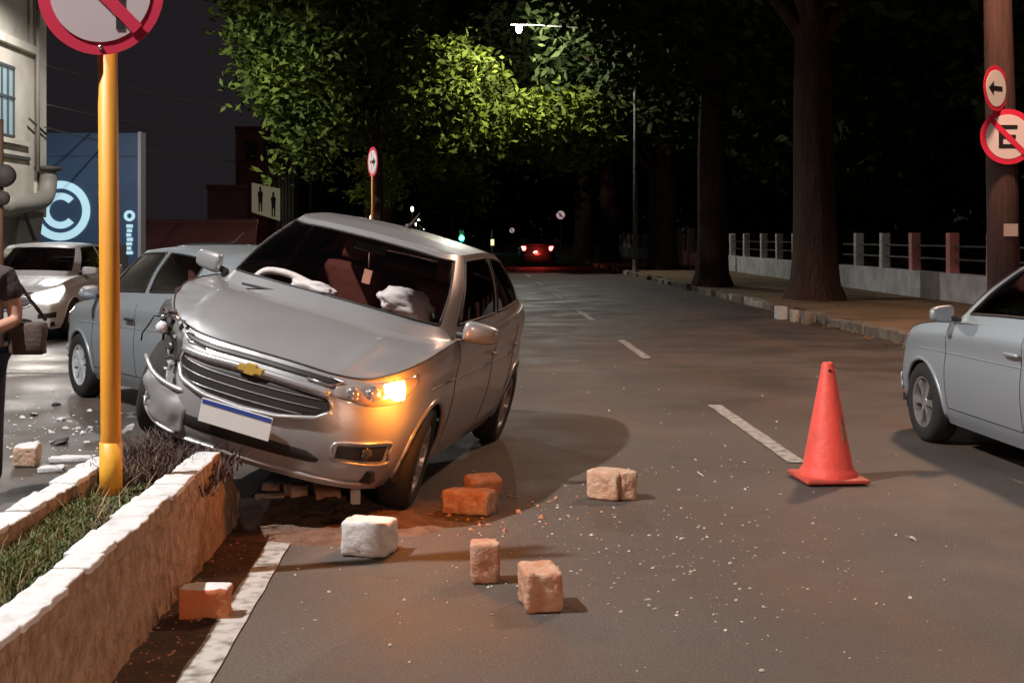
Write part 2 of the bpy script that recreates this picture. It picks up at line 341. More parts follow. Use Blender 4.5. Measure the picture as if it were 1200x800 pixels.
_ys = np.linspace(0, 6, 200); _yy = np.array([surf(s, .5)[1] for s in _ys])
def s_of_y(y): return math.copysign(np.interp(abs(y), _yy, _ys), y)
G1 = np.array([(-.06, 0, .985), (-.09, .35, .98), (-.19, .58, .968), (-.40, .735, .965), (-1.0, .785, .99), (-1.6, .785, 1.005), (-2.1, .775, 1.025), (-2.528, .745, 1.055), (-2.82, .67, 1.085), (-2.95, .5, 1.09), (-3.0, .26, 1.09), (-3.01, 0, 1.09)])
RF = np.array([(-.84, 0, 1.43), (-.86, .3, 1.424), (-.90, .47, 1.412), (-1.04, .553, 1.418), (-1.35, .572, 1.432), (-1.7, .577, 1.435), (-2.1, .562, 1.405), (-2.42, .53, 1.36), (-2.62, .485, 1.31), (-2.70, .40, 1.30), (-2.74, .22, 1.31), (-2.75, 0, 1.315)])
G0 = np.array([(-.03, 0, .965), (-.06, .35, .96), (-.17, .60, .95)]+[tuple(ACTRL[s, 6]) for s in range(7, 16)])
mid = (G1+RF)/2; mid[:, 1] *= 1.035; mid[:3, 0] += .03; mid[:, 2] += .01; mid[8:, 0] -= .03
CC = np.stack([G0, G1, mid, RF], 1); NCs, NCl = 10, 6
CG = cr(CC, NCs); CG = np.swapaxes(cr(np.swapaxes(CG, 0, 1), NCl), 0, 1); CG[0, :, 1] = 0; CG[-1, :, 1] = 0
def hood_grid():
    F = A[:3*NA+1, -1]; S = A[3*NA:7*NA+1, -1]; na, nr = len(S), len(F)
    Cc = cr([F[0], (.5, 0, .85), (.22, 0, .925), (-.03, 0, .965)], 12); Cc = np.array([[np.interp(q, np.linspace(0, 1, len(Cc)), Cc[:, k]) for k in range(3)] for q in np.linspace(0, 1, na)])
    Bk = CG[:3*NCs+1, 0]; Bk = np.array([[np.interp(q, np.linspace(0, 1, len(Bk)), Bk[:, k]) for k in range(3)] for q in np.linspace(0, 1, nr)])
    a = np.linspace(0, 1, na)[:, None, None]; r = np.linspace(0, 1, nr)[None, :, None]
    H = (1-a)*F[None]+a*Bk[None]+(1-r)*Cc[:, None]+r*S[:, None]-((1-a)*(1-r)*F[0]+a*(1-r)*Bk[0]+(1-a)*r*F[-1]+a*r*Bk[-1])
    aa = a[..., 0]; rr = r[..., 0]
    H[..., 2] += .014*np.exp(-((rr-.62+.12*aa)/.07)**2)*np.sin(PI*np.clip(aa*1.05, 0, 1))+.012*np.sin(PI*rr)*np.sin(PI*aa)
    return H
HG = hood_grid()
rc = []
for p in CG[:, -1]:
    zc = np.interp(p[0], [-2.75, -2.4, -1.7, -1.2, -.84], [1.315, 1.41, 1.47, 1.467, 1.43]); rc.append([(p[0], p[1]*(1-q), p[2]+(zc-p[2])*(1-(1-q)**2)) for q in np.linspace(0, 1, 9)])
RG = np.array(rc)

def smooth_wheel(parent, x, y, rz, R, rimm, spokes, side, wd=.185):
    rr = R*.63
    wh = bpy.data.objects.new('wheel', None); C.objects.link(wh); wh.parent = parent; wh.location = (x, y, R); wh.rotation_euler = (0, 0, rz); wh.empty_display_size = .05
    h = wd/2
    lathe_o('tyre', [(rr, -h*.9), (rr+.02, -h), (R-.03, -h), (R-.008, -h*.8), (R, -h*.5), (R, h*.5), (R-.008, h*.8), (R-.03, h), (rr+.02, h), (rr, h*.9)], M_TYRE, wh, 40, 'y')
    bm = bmesh.new(); lathe(bm, [(rr+.008, h*.92*side), (rr-.012, h*.86*side), (rr-.02, h*.3*side), (rr-.03, -h*.8*side)], 40, 'y')
    lathe(bm, [(.05, h*.72*side), (.045, h*.78*side), (.0005, h*.80*side)], 20, 'y')
    for k in range(spokes):
        a = 2*PI*k/spokes; ca, sa = math.cos(a), math.sin(a); pts = []
        for r_, w_, d_ in ((.03, .020, .74), (rr*.6, .024, .70), (rr-.012, .036, .80)):
            for sg in (-1, 1):
                pts.append((r_*ca-sg*w_*sa, h*d_*side, r_*sa+sg*w_*ca))
        bv = [bm.verts.new(p) for p in pts]; bb = [bm.verts.new((p[0], p[1]-.035*side, p[2])) for p in pts]
        for i in (0, 2):
            for q in (bv, ): bm.faces.new((q[i], q[i+1], q[i+3], q[i+2]))
            bm.faces.new((bv[i], bv[i+2], bb[i+2], bb[i])); bm.faces.new((bv[i+1], bb[i+1], bb[i+3], bv[i+3]))
    from_bm('rim', bm, rimm, wh)
    lathe_o('brake_disc', [(.13, h*.1*side), (.0005, h*.1*side)], M_LINER, wh, 20, 'y')
    return wh

def car(name, label, group=None, paint=M_SILVER, sx=1, sy=1, sz=1, deform=None, detail=True, rimm=M_RIM, spokes=8, head=None, tail=None, wind=G_WIND, side_glass=G_SIDE, lenses=M_LENS, cabin=True, left_on=True, right_on=True, steer=0, tall=0):
    root = thing(name, label, 'car', group=group)
    def D(P):
        P = np.array(P, float).reshape(-1, 3)
        if deform: P = deform(P)
        return P*np.array([sx, sy, sz])
    def grid(nm, G, mask, m, parent, both=True, sides=(1, -1), smooth=True, thick=0):
        ni, nj = G.shape[:2]; V = []; Fc = []
        for sg in (sides if both else (1,)):
            b = len(V); P = G.reshape(-1, 3).copy(); P[:, 1] *= sg; V += list(P)
            for i in range(ni-1):
                for j in range(nj-1):
                    if mask is None or mask(i, j, sg):
                        q = (b+i*nj+j, b+(i+1)*nj+j, b+(i+1)*nj+j+1, b+i*nj+j+1); Fc.append(q if sg > 0 else q[::-1])
        if not Fc: return None
        used = sorted({k for q in Fc for k in q}); mp = {k: i for i, k in enumerate(used)}; V = D(np.array(V)[used]); Fc = [tuple(mp[k] for k in q) for q in Fc]
        bm = bmesh.new(); bv = [bm.verts.new(p) for p in V]
        for q in Fc:
            try: bm.faces.new([bv[k] for k in q])
            except ValueError: pass
        bmesh.ops.remove_doubles(bm, verts=bm.verts, dist=.0008)
        o = from_bm(nm, bm, m, parent, smooth)
        if thick: md = o.modifiers.new('thickness', 'SOLIDIFY'); md.thickness = thick; md.offset = 1
        return o
    RW = .31; ARCH = .338
    def arch(i, j):
        c = (A[i, j]+A[i+1, j]+A[i+1, j+1]+A[i, j+1])/4
        return any((c[0]-x)**2+(c[2]-RW)**2 < ARCH**2 for x in (0, -2.528)) and c[1] > .6
    fs = lambda i: i/NA; fl = lambda j: j/NLv
    isbump = lambda i, j: fs(i) < 4.4 and fl(j) < 4.0
    isrb = lambda i, j: fs(i) >= 12 and fl(j) < 3
    d1 = lambda i: 7.0 <= fs(i) < 8.75; d2 = lambda i: 8.75 <= fs(i) < 10.25
    isdoor = lambda i, j: fl(j) >= 1 and (d1(i) or d2(i))
    body = grid('body', A, lambda i, j, s: not (arch(i, j) or isbump(i, j) or isrb(i, j) or isdoor(i, j)), paint, root)
    grid('front_bumper', A, lambda i, j, s: isbump(i, j) and not arch(i, j), paint, root)
    grid('rear_bumper', A, lambda i, j, s: isrb(i, j) and not arch(i, j), paint, root)
    for sg in (1, -1):
        for dd in (d1, d2):
            d_ = grid('door', A, lambda i, j, s: fl(j) >= 1 and dd(i) and not arch(i, j), paint, root, True, (sg,))
            if detail or True:
                sh = 8.45 if dd is d1 else 9.95
                pts = [surf(sg*(sh+k*.1), .82, .022+.006*math.sin(k*PI/3)) for k in range(4)]
                tube_o('door_handle', D(pts), .013, paint if paint is not M_BLUEGREY else M_BLACK, d_, 6)
    hd = grid('bonnet', HG, None, paint, root)
    cl = lambda j: j/NCl; cs = lambda i: i/NCs
    gl = lambda j: 1.3 <= cl(j) < 2.83
    zones = {'windshield': (0, 2.6, wind), 'front_window': (3.2, 4.8, side_glass), 'rear_window': (5.0, 6.8, side_glass), 'quarter': (0, 0, None), 'back': (8.9, 11, side_glass)}
    def isglass(i, j): return gl(j) and any(a <= cs(i) < b for a, b, m in zones.values())
    grid('pillars', CG, lambda i, j, s: not isglass(i, j), paint, root)
    ws = grid('windshield', CG, lambda i, j, s: gl(j) and cs(i) < 2.6, wind, root)
    for sg in (1, -1):
        for nm in ('front_window', 'rear_window'):
            a, b, m = zones[nm]; grid('side_window', CG, lambda i, j, s: gl(j) and a <= cs(i) < b, m, root, True, (sg,))
    grid('back_window', CG, lambda i, j, s: gl(j) and cs(i) >= 8.9, side_glass, root)
    rf = grid('roof', RG, None, paint, root)
    # black seals round the glass and shut lines
    def line(nm, pts, r, m, par): return tube_o(nm, D(pts), r, m, par, 5)
    if detail:
        i0, j0, j1 = int(2.6*NCs), int(round(1.3*NCl)), int(round(2.83*NCl))
        half = [CG[k, j0] for k in range(0, i0+1)]+[CG[i0, k] for k in range(j0, j1+1)]+[CG[k, j1] for k in range(i0, -1, -1)]
        full = half+[(p[0], -p[1], p[2]) for p in half[::-1]]; line('windshield_seal', full, .008, M_BLACK, ws)
        for sg in (1, -1):
            for nm in ('front_window', 'rear_window'):
                a, b, m = zones[nm]; ia, ib = int(a*NCs), int(b*NCs)
                lp = [CG[k, j0] for k in range(ia, ib+1)]+[CG[ib, k] for k in range(j0, j1+1)]+[CG[k, j1] for k in range(ib, ia-1, -1)]+[CG[ia, k] for k in range(j1, j0-1, -1)]
                line('window_seal', [(p[0], p[1]*sg, p[2]) for p in lp], .010, M_BLACK, root)
            for s_ in (7.0, 8.75, 10.25):
                line('shut_line', [surf(sg*s_, z, .0) for z in np.linspace(.33, .95, 14)], .0035, M_BLACK, root)
            line('sill_line', [surf(sg*s_, .325, .0) for s_ in np.linspace(7, 10.25, 20)], .0035, M_BLACK, root)
            line('crease', [surf(sg*s_, .73+.02*(s_-5.5)/5, .0) for s_ in np.linspace(5.6, 11.6, 40)], .005, paint, root)
        line('bonnet_gap', [(p[0], p[1]*q, p[2]+.002) for q, arr in ((-1, A[:7*NA+1, -1][::-1]), (1, A[1:7*NA+1, -1])) for p in arr], .005, M_BLACK, root)
    # arch lips and wheel wells
    for sg in (1, -1):
        for x in (0, -2.528):
            pts = []
            for a in np.linspace(-.18, PI+.18, 30):
                px, pz = x+ARCH*math.cos(a), RW+ARCH*math.sin(a)
                ysurf = np.interp(pz, A[(6 if x == 0 else 11)*NA][:, 2], A[(6 if x == 0 else 11)*NA][:, 1]); i = np.argmin(abs(A[4*NA:13*NA, 10, 0]-px))+4*NA; ysurf = np.interp(pz, A[i][:, 2], A[i][:, 1])
                pts.append((px, sg*(ysurf-.004), pz))
            tube_o('arch_lip', D(pts), .017, paint, body, 6)
            bm = bmesh.new(); R_ = ARCH+.012; seg = 20; rA = []; rB = []
            for a in np.linspace(-.25, PI+.25, seg):
                c_ = (x+R_*math.cos(a), RW+R_*math.sin(a)); q1, q2 = D([(c_[0], sg*.80, c_[1]), (c_[0], sg*.50, c_[1])]); rA.append(bm.verts.new(q1)); rB.append(bm.verts.new(q2))
            for k in range(seg-1): bm.faces.new((rA[k], rA[k+1], rB[k+1], rB[k]))
            bm.faces.new(rB); from_bm('wheel_well', bm, M_LINER, root)
    # floor pan
    bm = bmesh.new(); bbox(bm, -2.95, .6, -.72, .72, .24, .30)
    bmesh.ops.subdivide_edges(bm, edges=bm.edges, cuts=3, use_grid_fill=True); P = D([v.co for v in bm.verts])
    for v, p in zip(bm.verts, P): v.co = p
    from_bm('floor_pan', bm, M_LINER, root)
    def drape(nm, top, bot, off, m, par, ns=24, nz=8, sg=1, inset=.012, bulge=0):
        # panel on the nose, outline given as upper and lower curves over the plan station
        ts, tz = zip(*top); bs, bz = zip(*bot); S_ = np.linspace(max(ts[0], bs[0]), min(ts[-1], bs[-1]), ns); V = []; Fc = []
        for i, s_ in enumerate(S_):
            a, b = np.interp(s_, bs, bz), np.interp(s_, ts, tz)
            for j in range(nz+1):
                q = j/nz; e = 0 if (j in (0, nz) or i in (0, ns-1)) else 1
                V.append(surf(s_*sg, a+(b-a)*q, off if e else off-inset) + np.array([bulge*math.sin(PI*q)*math.sin(PI*i/(ns-1)), 0, 0]))
        V = D(V)
        for i in range(ns-1):
            for j in range(nz): q = (i*(nz+1)+j, (i+1)*(nz+1)+j, (i+1)*(nz+1)+j+1, i*(nz+1)+j+1); Fc.append(q if sg > 0 else q[::-1])
        return from_py(nm, V, Fc, m, par, True)
    sy_ = s_of_y
    def strip(nm, pts, r, m, par, seg=6): return tube_o(nm, D([surf(sy_(y_), z_, o_) for y_, z_, o_ in pts]), r, m, par, seg)
    # grille
    top = [(-.47, .60), (-.44, .645), (-.2, .662), (0, .668), (.2, .662), (.44, .645), (.47, .60)]; bot = [(-.47, .585), (-.40, .54), (-.2, .498), (0, .487), (.2, .498), (.40, .54), (.47, .585)]
    cv = lambda L: [(sy_(a), b) for a, b in L]
    gr = drape('grille', cv(top), cv(bot), .006, M_GRILLE, root, 36, 8)
    tp2 = [(-.50, .742), (-.3, .75), (0, .752), (.3, .75), (.50, .742)]; bt2 = [(-.50, .735), (-.43, .708), (0, .716), (.43, .708), (.50, .735)]
    g2 = drape('upper_grille', cv(tp2), cv(bt2), .006, M_GRILLE, root, 36, 4)
    strip('grille_bar', [(y_, .688-.10*y_*y_, .016) for y_ in np.linspace(-.44, .44, 25)], .019, M_CHROME2, gr, 8)
    loop = [(a, b, .012) for a, b in bot]; ys = np.linspace(-.47, .47, 40)
    strip('grille_frame', [(y_, np.interp(y_, [a for a, b in bot], [b for a, b in bot])-.004, .012) for y_ in ys], .012, M_CHROME2, gr, 8)
    if detail:
        for z_ in (.53, .575, .62): 
            wdt = np.interp(z_, [.487, .54, .60, .66], [.1, .40, .46, .42])
            strip('grille_slat', [(y_, z_+.012*(abs(y_)/.45)**2, .007) for y_ in np.linspace(-wdt*.95, wdt*.95, 21)], .0042, M_SLATG, gr, 6)
        for sg in (1, -1):
            strip('chrome_tip', [(sg*y_, z_, .010) for y_, z_ in ((.30, .716), (.43, .708), (.50, .737), (.42, .744))], .006, M_CHROME, g2, 6)
            strip('grille_edge', [(sg*y_, z_, .012) for y_, z_ in ((.47, .595), (.455, .63), (.43, .655), (.30, .668))], .009, M_CHROME2, gr, 6)
    # emblem: a bar crossed by a slanted block
    if detail:
        c0 = surf(0, .688, .034)
        bm = bmesh.new()
        def slab(poly, t):
            a = [bm.verts.new((c0[0]-t, p[0], c0[2]+p[1])) for p in poly]; b = [bm.verts.new((c0[0]+.006, p[0]*.9, c0[2]+p[1]*.9)) for p in poly]; n = len(poly); bm.faces.new(b)
            for i in range(n): bm.faces.new((a[i], a[(i+1) % n], b[(i+1) % n], b[i]))
        slab([(-.078, -.017), (-.030, -.017), (-.034, -.030), (.024, -.030), (.028, -.017), (.070, -.017), (.078, .017), (.030, .017), (.034, .030), (-.024, .030), (-.028, .017), (-.070, .017)], .02)
        bmesh.ops.recalc_face_normals(bm, faces=bm.faces); P = D([v.co for v in bm.verts])
        for v, p in zip(bm.verts, P): v.co = p
        from_bm('emblem', bm, M_GOLD, gr)
    # lower intake, fog lamps, lip
    it = drape('lower_intake', cv([(-.48, .325), (-.40, .375), (0, .392), (.40, .375), (.48, .325)]), cv([(-.48, .318), (-.42, .29), (0, .275), (.42, .29), (.48, .318)]), .004, M_GRILLE, root, 30, 4)
    strip('lip', [(y_, .228, .008) for y_ in np.linspace(-.70, .70, 40)], .014, M_CHROME2 if detail else paint, root, 6)
    for sg in (1, -1):
        s0, s1 = s_of_y(.52), s_of_y(.755)
        fg = drape('fog_recess', [(s0, .43), (s1, .462)], [(s0, .345), (s1, .352)], .005, M_GRILLE, root, 14, 6, sg)
        if detail:
            pc = surf(sg*(s0*.45+s1*.55), .402, .004); pc2 = surf(sg*(s0*.45+s1*.55), .402, .013)
            tube_o('fog_lamp', D([pc, pc2]), [.036, .030], M_FOG, fg, 16)
            fr = [(s0, .345), (s0, .43), (s0*.5+s1*.5, .455), (s1, .468), (s1+.04, .41), (s1, .348), (s0, .340)]
            tube_o('fog_surround', D([surf(sg*a, b, .010) for a, b in cr(np.array(fr), 4)]), .008, paint, fg, 6)
        s0, s1 = s_of_y(.45), 4.75
        on = (left_on if sg > 0 else right_on)
        hl = drape('headlight', [(s0, .715), (3.0, .765), (4.0, .805), (s1, .83)], [(s0, .655-tall*.4), (3.0, .635-tall), (4.0, .665-tall), (s1, .815-tall*.6)], .012, (head if (head and on) else lenses), root, 20, 8, sg, .02, .008)
        if detail:
            for s_, z_, r_ in ((2.45, .69, .040), (3.05, .705, .048)): tube_o('reflector', D([surf(sg*s_, z_, .006), surf(sg*s_, z_, .026)]), [r_, r_*.7], M_LENSC, hl, 14)
        # tail lamp
        drape('tail_light', [(11.7, 1.0), (12.6, 1.0), (13.2, .99)], [(11.7, .97), (12.6, .78), (13.2, .80)], .012, tail or mat('tail_lens', (.25, .02, .02), .15, coat=.8), root, 10, 6, sg)
    drape('plate_rear', [(14.4, .78), (15, .78)], [(14.4, .66), (15, .66)], .01, M_PLATE, root, 4, 2)
    pl = box('number_plate', -.004, .004, -.20, .20, -.062, .062, M_PLATE, root, .001); p = D([surf(0, .425, .030)])[0]; pl.location = p; pl.rotation_euler = (0, math.radians(4), 0)
    b = box('plate_band', .0045, .0062, -.196, .196, .036, .058, M_PBLUE, pl)
    # mirrors
    for sg in (1, -1):
        bm = bmesh.new(); bmesh.ops.create_uvsphere(bm, u_segments=16, v_segments=10, radius=1)
        for v in bm.verts:
            q = v.co.copy(); e = lambda a, p: math.copysign(abs(a)**p, a); v.co = (e(q.x, .7)*(.06 if q.x > 0 else .035)-.50-.05*(e(q.y, .6)), sg*(.905+e(q.y, .55)*.105), 1.025+e(q.z, .5)*(.062-.014*q.y))
        P = D([v.co for v in bm.verts])
        for v, p in zip(bm.verts, P): v.co = p
        mr = from_bm('side_mirror', bm, paint, root, True)
        tube_o('mirror_arm', D([(-.46, sg*.76, .985), (-.49, sg*.86, 1.0)]), .022, M_BLACK, mr, 6)
    # antenna
    if detail: tube_o('antenna', D([(-1.62, 0, 1.468), (-1.70, 0, 1.50), (-1.86, 0, 1.58)]), [.03, .008, .003], M_BLACK, rf, 6)
    # wheels
    for x in (0, -2.528):
        for sg in (1, -1):
            px, py, pz = D([(x, sg*.745, 0)])[0]; q = smooth_wheel(root, x*sx, sg*.745*sy, steer if x == 0 else 0, RW*sz, rimm, spokes, sg)
    if cabin:
        bm = bmesh.new(); bbox(bm, -.78, -.12, -.70, .70, .55, .93, .06)
        from_bm('dashboard', bm, M_INT, root)
        for yy in (.36, -.36):
            bm = bmesh.new(); bbox(bm, -1.75, -1.2, yy-.24, yy+.24, .42, .62, .06); bbox(bm, -1.88, -1.70, yy-.24, yy+.24, .5, 1.12, .06); bbox(bm, -1.88, -1.76, yy-.13, yy+.13, 1.14, 1.32, .04)
            from_bm('seat', bm, M_SEAT, root, True)
        bm = bmesh.new(); bbox(bm, -2.6, -2.45, -.62, .62, .5, 1.1, .05); from_bm('seat', bm, M_SEAT, root, True)
    return root, D, surf, drape, sy_

# --- the crashed car
def crush(P):
    P = P.copy(); x, y, z = P[:, 0].copy(), P[:, 1].copy(), P[:, 2].copy()
    wx = ss(-.55, .55, x); wy = ss(-.22, -.80, y)
    k = wx*wy
    ny = np.where(y < -.36, -.36-(-y-.36)*(1-(.05+.37*(1-ss(.6, .74, z)))*wx), y); P[:, 1] = ny
    hi = ss(.60, .74, z)
    P[:, 0] -= k*(.09+.02*hi)
    P[:, 2] += k*(.045*hi)+wx*wy*.05*(1-hi)*ss(.2, .7, x)
    nn = np.array([noise.noise((a*5, b*5, c*5)) for a, b, c in zip(x, y, z)]); n2 = np.array([noise.noise((a*13+4, b*13, c*13)) for a, b, c in zip(x, y, z)])
    P[:, 0] += k*(.05*nn+.02*n2)*(1-.5*hi); P[:, 2] += k*(.03*nn+.014*n2)*(1-.55*hi)
    # the bonnet has buckled a little across its middle
    hb = ss(.72, .80, z)*ss(-.2, .15, x)*ss(.60, .2, np.abs(y+.15)); P[:, 2] += hb*.012
    return P
fw = np.array([-.2158694, -.9764094, .005]); lf = np.array([.9471, -.21063, -.24206]); lf -= fw*(lf@fw); fw /= np.linalg.norm(fw); lf /= np.linalg.norm(lf); up = np.cross(fw, lf)
hero, D, surf_, drape_, sy_ = car('crashed_car', 'wrecked silver hatchback with crushed corner, tilted with one side up on planter wall', paint=M_SILVER, deform=crush, steer=math.radians(5))
hm = Matrix(((fw[0], lf[0], up[0], -1.133), (fw[1], lf[1], up[1], 7.45), (fw[2], lf[2], up[2], .19), (0, 0, 0, 1)))
hero.matrix_world = hm
# turn signal, lit
M_BLINK = emis('lit_turn_signal', (1, .50, .06), 60)
hl_l = [o for o in hero.children if o.name.startswith('headlight')][0]
bl = drape_('turn_signal', [(3.38, .765), (3.7, .785), (4.05, .80)], [(3.38, .725), (3.7, .690), (4.05, .70)], .022, M_BLINK, hl_l, 8, 6, 1, .004, .008)
ld = bpy.data.lights.new('turn_signal_light', 'POINT'); ld.energy = 22; ld.color = (1, .27, .03); ld.shadow_soft_size = .04
lo = bpy.data.objects.new('turn_signal_light', ld); C.objects.link(lo); lo.parent = hl_l; lo.location = D([surf(3.75, .74, .16)])[0]
# the broken right headlamp: dark cavity and torn pieces
cav = drape_('torn_lamp_cavity', [(2.1, .72), (3.0, .775), (4.6, .83)], [(2.1, .55), (3.0, .50), (4.6, .62)], .028, M_BLACK, hero, 18, 8, -1, .03, 0)
for o in [o for o in hero.children if o.name.startswith('headlight')][1:]:
    for ch in list(o.children): bpy.data.objects.remove(ch)
    bpy.data.objects.remove(o)
def shard(nm, c, s, m, par, seed, flat=.3):
    r = random.Random(seed); bm = bmesh.new(); bmesh.ops.create_icosphere(bm, subdivisions=1, radius=1); ax = [r.uniform(.5, 1), r.uniform(.4, .9), r.uniform(flat*.6, flat)]
    rot = Matrix.Rotation(r.uniform(0, 6), 3, 'Z') @ Matrix.Rotation(r.uniform(-.7, .7), 3, 'X')
    for v in bm.verts: v.co = rot @ Vector((v.co.x*ax[0]*r.uniform(.6, 1.2), v.co.y*ax[1]*r.uniform(.6, 1.2), v.co.z*ax[2]))*s+Vector(c)
    return from_bm(nm, bm, m, par)
for i in range(26):
    s_ = random.uniform(-4.5, -2.2); z_ = random.uniform(.52, .80); p = D([surf(s_, z_, random.uniform(.02, .06))])[0]
    shard('broken_piece', p, random.uniform(.018, .05), random.choice([M_CHROME, M_BLACK, M_SILVER, M_LENSC, M_BLACK, M_BLACK]), cav, i, .35)
p = D([surf(-2.9, .70, .07)])[0]; bm = bmesh.new(); bmesh.ops.create_uvsphere(bm, u_segments=14, v_segments=8, radius=.034, matrix=Matrix.Translation(p)); from_bm('loose_bulb_bowl', bm, mat('bowl_reflector', (.8, .8, .82), .25, .3), cav, True)
for i in range(6):
    a = D([surf(random.uniform(-3.6, -2.4), random.uniform(.5, .78), .03)])[0]; pts = [a+np.array([0, 0, 0])]
    for k in range(4): pts.append(pts[-1]+np.array([random.uniform(-.03, .03), random.uniform(-.03, .03), random.uniform(-.07, .02)]))
    tube_o('torn_wire', pts, random.uniform(.004, .010), random.choice([M_BLACK, M_SILVER, M_CHROME2]), cav, 5)
# bumper end torn loose on the crushed side
bm = bmesh.new(); prof = []
ctl = np.array([(.76, -.30, .47), (.75, -.40, .475), (.74, -.48, .49), (.72, -.55, .515), (.69, -.60, .545)]); low = np.array([(.76, -.30, .24), (.75, -.40, .25), (.73, -.48, .27), (.71, -.55, .32), (.68, -.585, .37)])
T_, B_ = cr(ctl, 5), cr(low, 5); rows = []
for i, (a, b) in enumerate(zip(T_, B_)):
    row = []
    for j in range(9):
        q = j/8; p = a+(b-a)*q; e = i/(len(T_)-1); n = noise.noise((p[1]*12, p[2]*12, 0)); p = p+np.array([.018*math.sin(PI*q)+.016*n, -.02*n*e, .015*n*e*(1 if j in (0, 8) else .4)]); row.append(bm.verts.new(p))
    rows.append(row)
for i in range(len(rows)-1):
    for j in range(8):
        if i > len(rows)-8 and j >= 5 and (i+j) % 2: continue
        bm.faces.new((rows[i][j], rows[i+1][j], rows[i+1][j+1], rows[i][j+1]))
bmesh.ops.recalc_face_normals(bm, faces=bm.faces)
tb = from_bm('torn_bumper_end', bm, M_SILVER, hero, True); md = tb.modifiers.new('thickness', 'SOLIDIFY'); md.thickness = .006
tube_o('split_edge', [tuple(p) for p in T_[2:]]+[(.67, -.64, .585)], [.014]*(len(T_)-2)+[.011], M_CHROME2, tb, 6)
tube_o('split_edge', [tuple(p) for p in B_[2:]], .010, M_CHROME2, tb, 6)
# inside: airbags, steering wheel, mirror with a hanging tag
def lump(nm, c, r, m, par, seed, amp=.22):
    bm = bmesh.new(); bmesh.ops.create_icosphere(bm, subdivisions=4, radius=1); se = Vector((seed*3.1, seed, 0))
    for v in bm.verts:
        n = noise.noise(v.co*1.6+se)*amp*1.3+noise.noise(v.co*4+se)*amp*.6-abs(noise.noise(v.co*2.4+se*2))*amp*.6; q = v.co*(1+n); v.co = (c[0]+q.x*r[0], c[1]+q.y*r[1], c[2]+q.z*r[2])
    return from_bm(nm, bm, m, par, True)
bm = bmesh.new()
for k in range(28):
    a0, a1 = 2*PI*k/28, 2*PI*(k+1)/28
pts = [(-.80-.09*math.sin(a), .36+.18*math.cos(a), .93+.165*math.sin(a)) for a in np.linspace(0, 2*PI, 29)]
bm.free(); sw = tube_o('steering_wheel', pts, .016, M_BLACK, hero, 6)
lump('airbag', (-.66, .36, 1.07), (.10, .19, .085), M_AIRBAG, hero, 3); lump('airbag', (-.60, .50, 1.0), (.05, .05, .07), M_AIRBAG, hero, 8)
lump('airbag', (-.42, -.16, 1.03), (.07, .15, .045), M_AIRBAG, hero, 5, .3)
ab = tube_o('airbag', cr(np.array([(-.44, -.56, 1.0), (-.46, -.50, 1.06), (-.46, -.36, 1.075), (-.44, -.18, 1.05)]), 6), [.022]*19, M_AIRBAG, hero, 8)
bm = bmesh.new(); bbox(bm, -.86, -.83, -.11, .11, 1.30, 1.36, .012); rm = from_bm('rear_view_mirror', bm, M_BLACK, hero)
tube_o('hanging_cord', [(-.84, .0, 1.31), (-.85, .02, 1.20)], .004, mat('cord', (.3, .2, .18), .8), rm, 5)
box('hanging_tag', -.852, -.846, -.005, .05, 1.10, 1.19, mat('card_tag', (.55, .28, .2), .7), rm)
for y_ in (.12, .165): lathe_o('roof_lamp', [(.016, 0), (.012, -.008), (.0005, -.01)], emis('cabin_lamp', (1, .95, .9), 6), hero, 12, 'z', (-.98, y_, 1.40))
tube_o('wiper', [(-.12, -.1, 1.0), (-.16, .25, 1.0), (-.22, .55, .99)], .008, M_BLACK, hero, 5); tube_o('wiper', [(-.10, -.5, .99), (-.12, -.2, 1.0), (-.12, .05, 1.0)], .008, M_BLACK, hero, 5)

# --- other cars
def place(root, x, y, hx, hy, z=0):           # local x = forward; position of the front axle centre
    root.location = (x, y, z); root.rotation_euler = (0, 0, math.atan2(hy, hx))
hx, hy = -.588, .81
fwl = np.array((-3.70, 12.35)); left = np.array((-hy, hx)); ctr = fwl-left*.76
def crush2(P):
    P = P.copy(); k = ss(-2.3, -3.1, P[:, 0]); P[:, 0] += k*.28; nn = np.array([noise.noise((a*4, b*4, c*4)) for a, b, c in P]); P[:, 0] += k*.08*nn; return P
r2 = car('grey_hatchback', 'grey blue hatchback standing crosswise behind the wreck', paint=M_BLUEGREY, rimm=M_CAP, spokes=9, deform=crush2, side_glass=G_SIDEL, detail=True)[0]; place(r2, ctr[0], ctr[1], hx, hy)
M_HEADL = emis('lit_headlight', (1, .93, .85), 40)
r3 = car('white_car', 'white oncoming car with glaring headlight behind the bystander', paint=M_WHITEP, head=M_HEADL, detail=False, right_on=True, sz=.98, tall=.07)[0]; place(r3, -6.75, 19.2, -.02, -1)
for sg in (1, -1):
    ld = bpy.data.lights.new('headlight_beam', 'SPOT'); ld.energy = 130; ld.color = (1, .9, .78); ld.spot_size = math.radians(70); ld.spot_blend = .8; ld.shadow_soft_size = .06
    lo = bpy.data.objects.new('headlight_beam', ld); C.objects.link(lo); lo.parent = r3; lo.location = (.86, sg*.6, .70); lo.rotation_euler = (0, math.radians(-84), 0)
r4 = car('dark_car', 'dark car with shiny roof waiting behind the grey hatchback', paint=M_DARKP, detail=False, sz=.97)[0]; place(r4, -4.3, 20.5, .05, -1)
r5 = car('silver_car', 'pale silver car passing the traffic cone on the right', paint=M_STEEL, rimm=M_RIM, spokes=6, detail=True, sx=1.12, sz=.97)[0]; place(r5, 4.25, 9.7, -.035, 1)
M_TAILON = emis('lit_tail_light', (1, .06, .05), 22)
r6 = car('distant_car', 'distant dark car with red tail lights lit driving away', paint=M_DARKP, tail=M_TAILON, detail=False)[0]; place(r6, 3.3, 65, 0, 1)
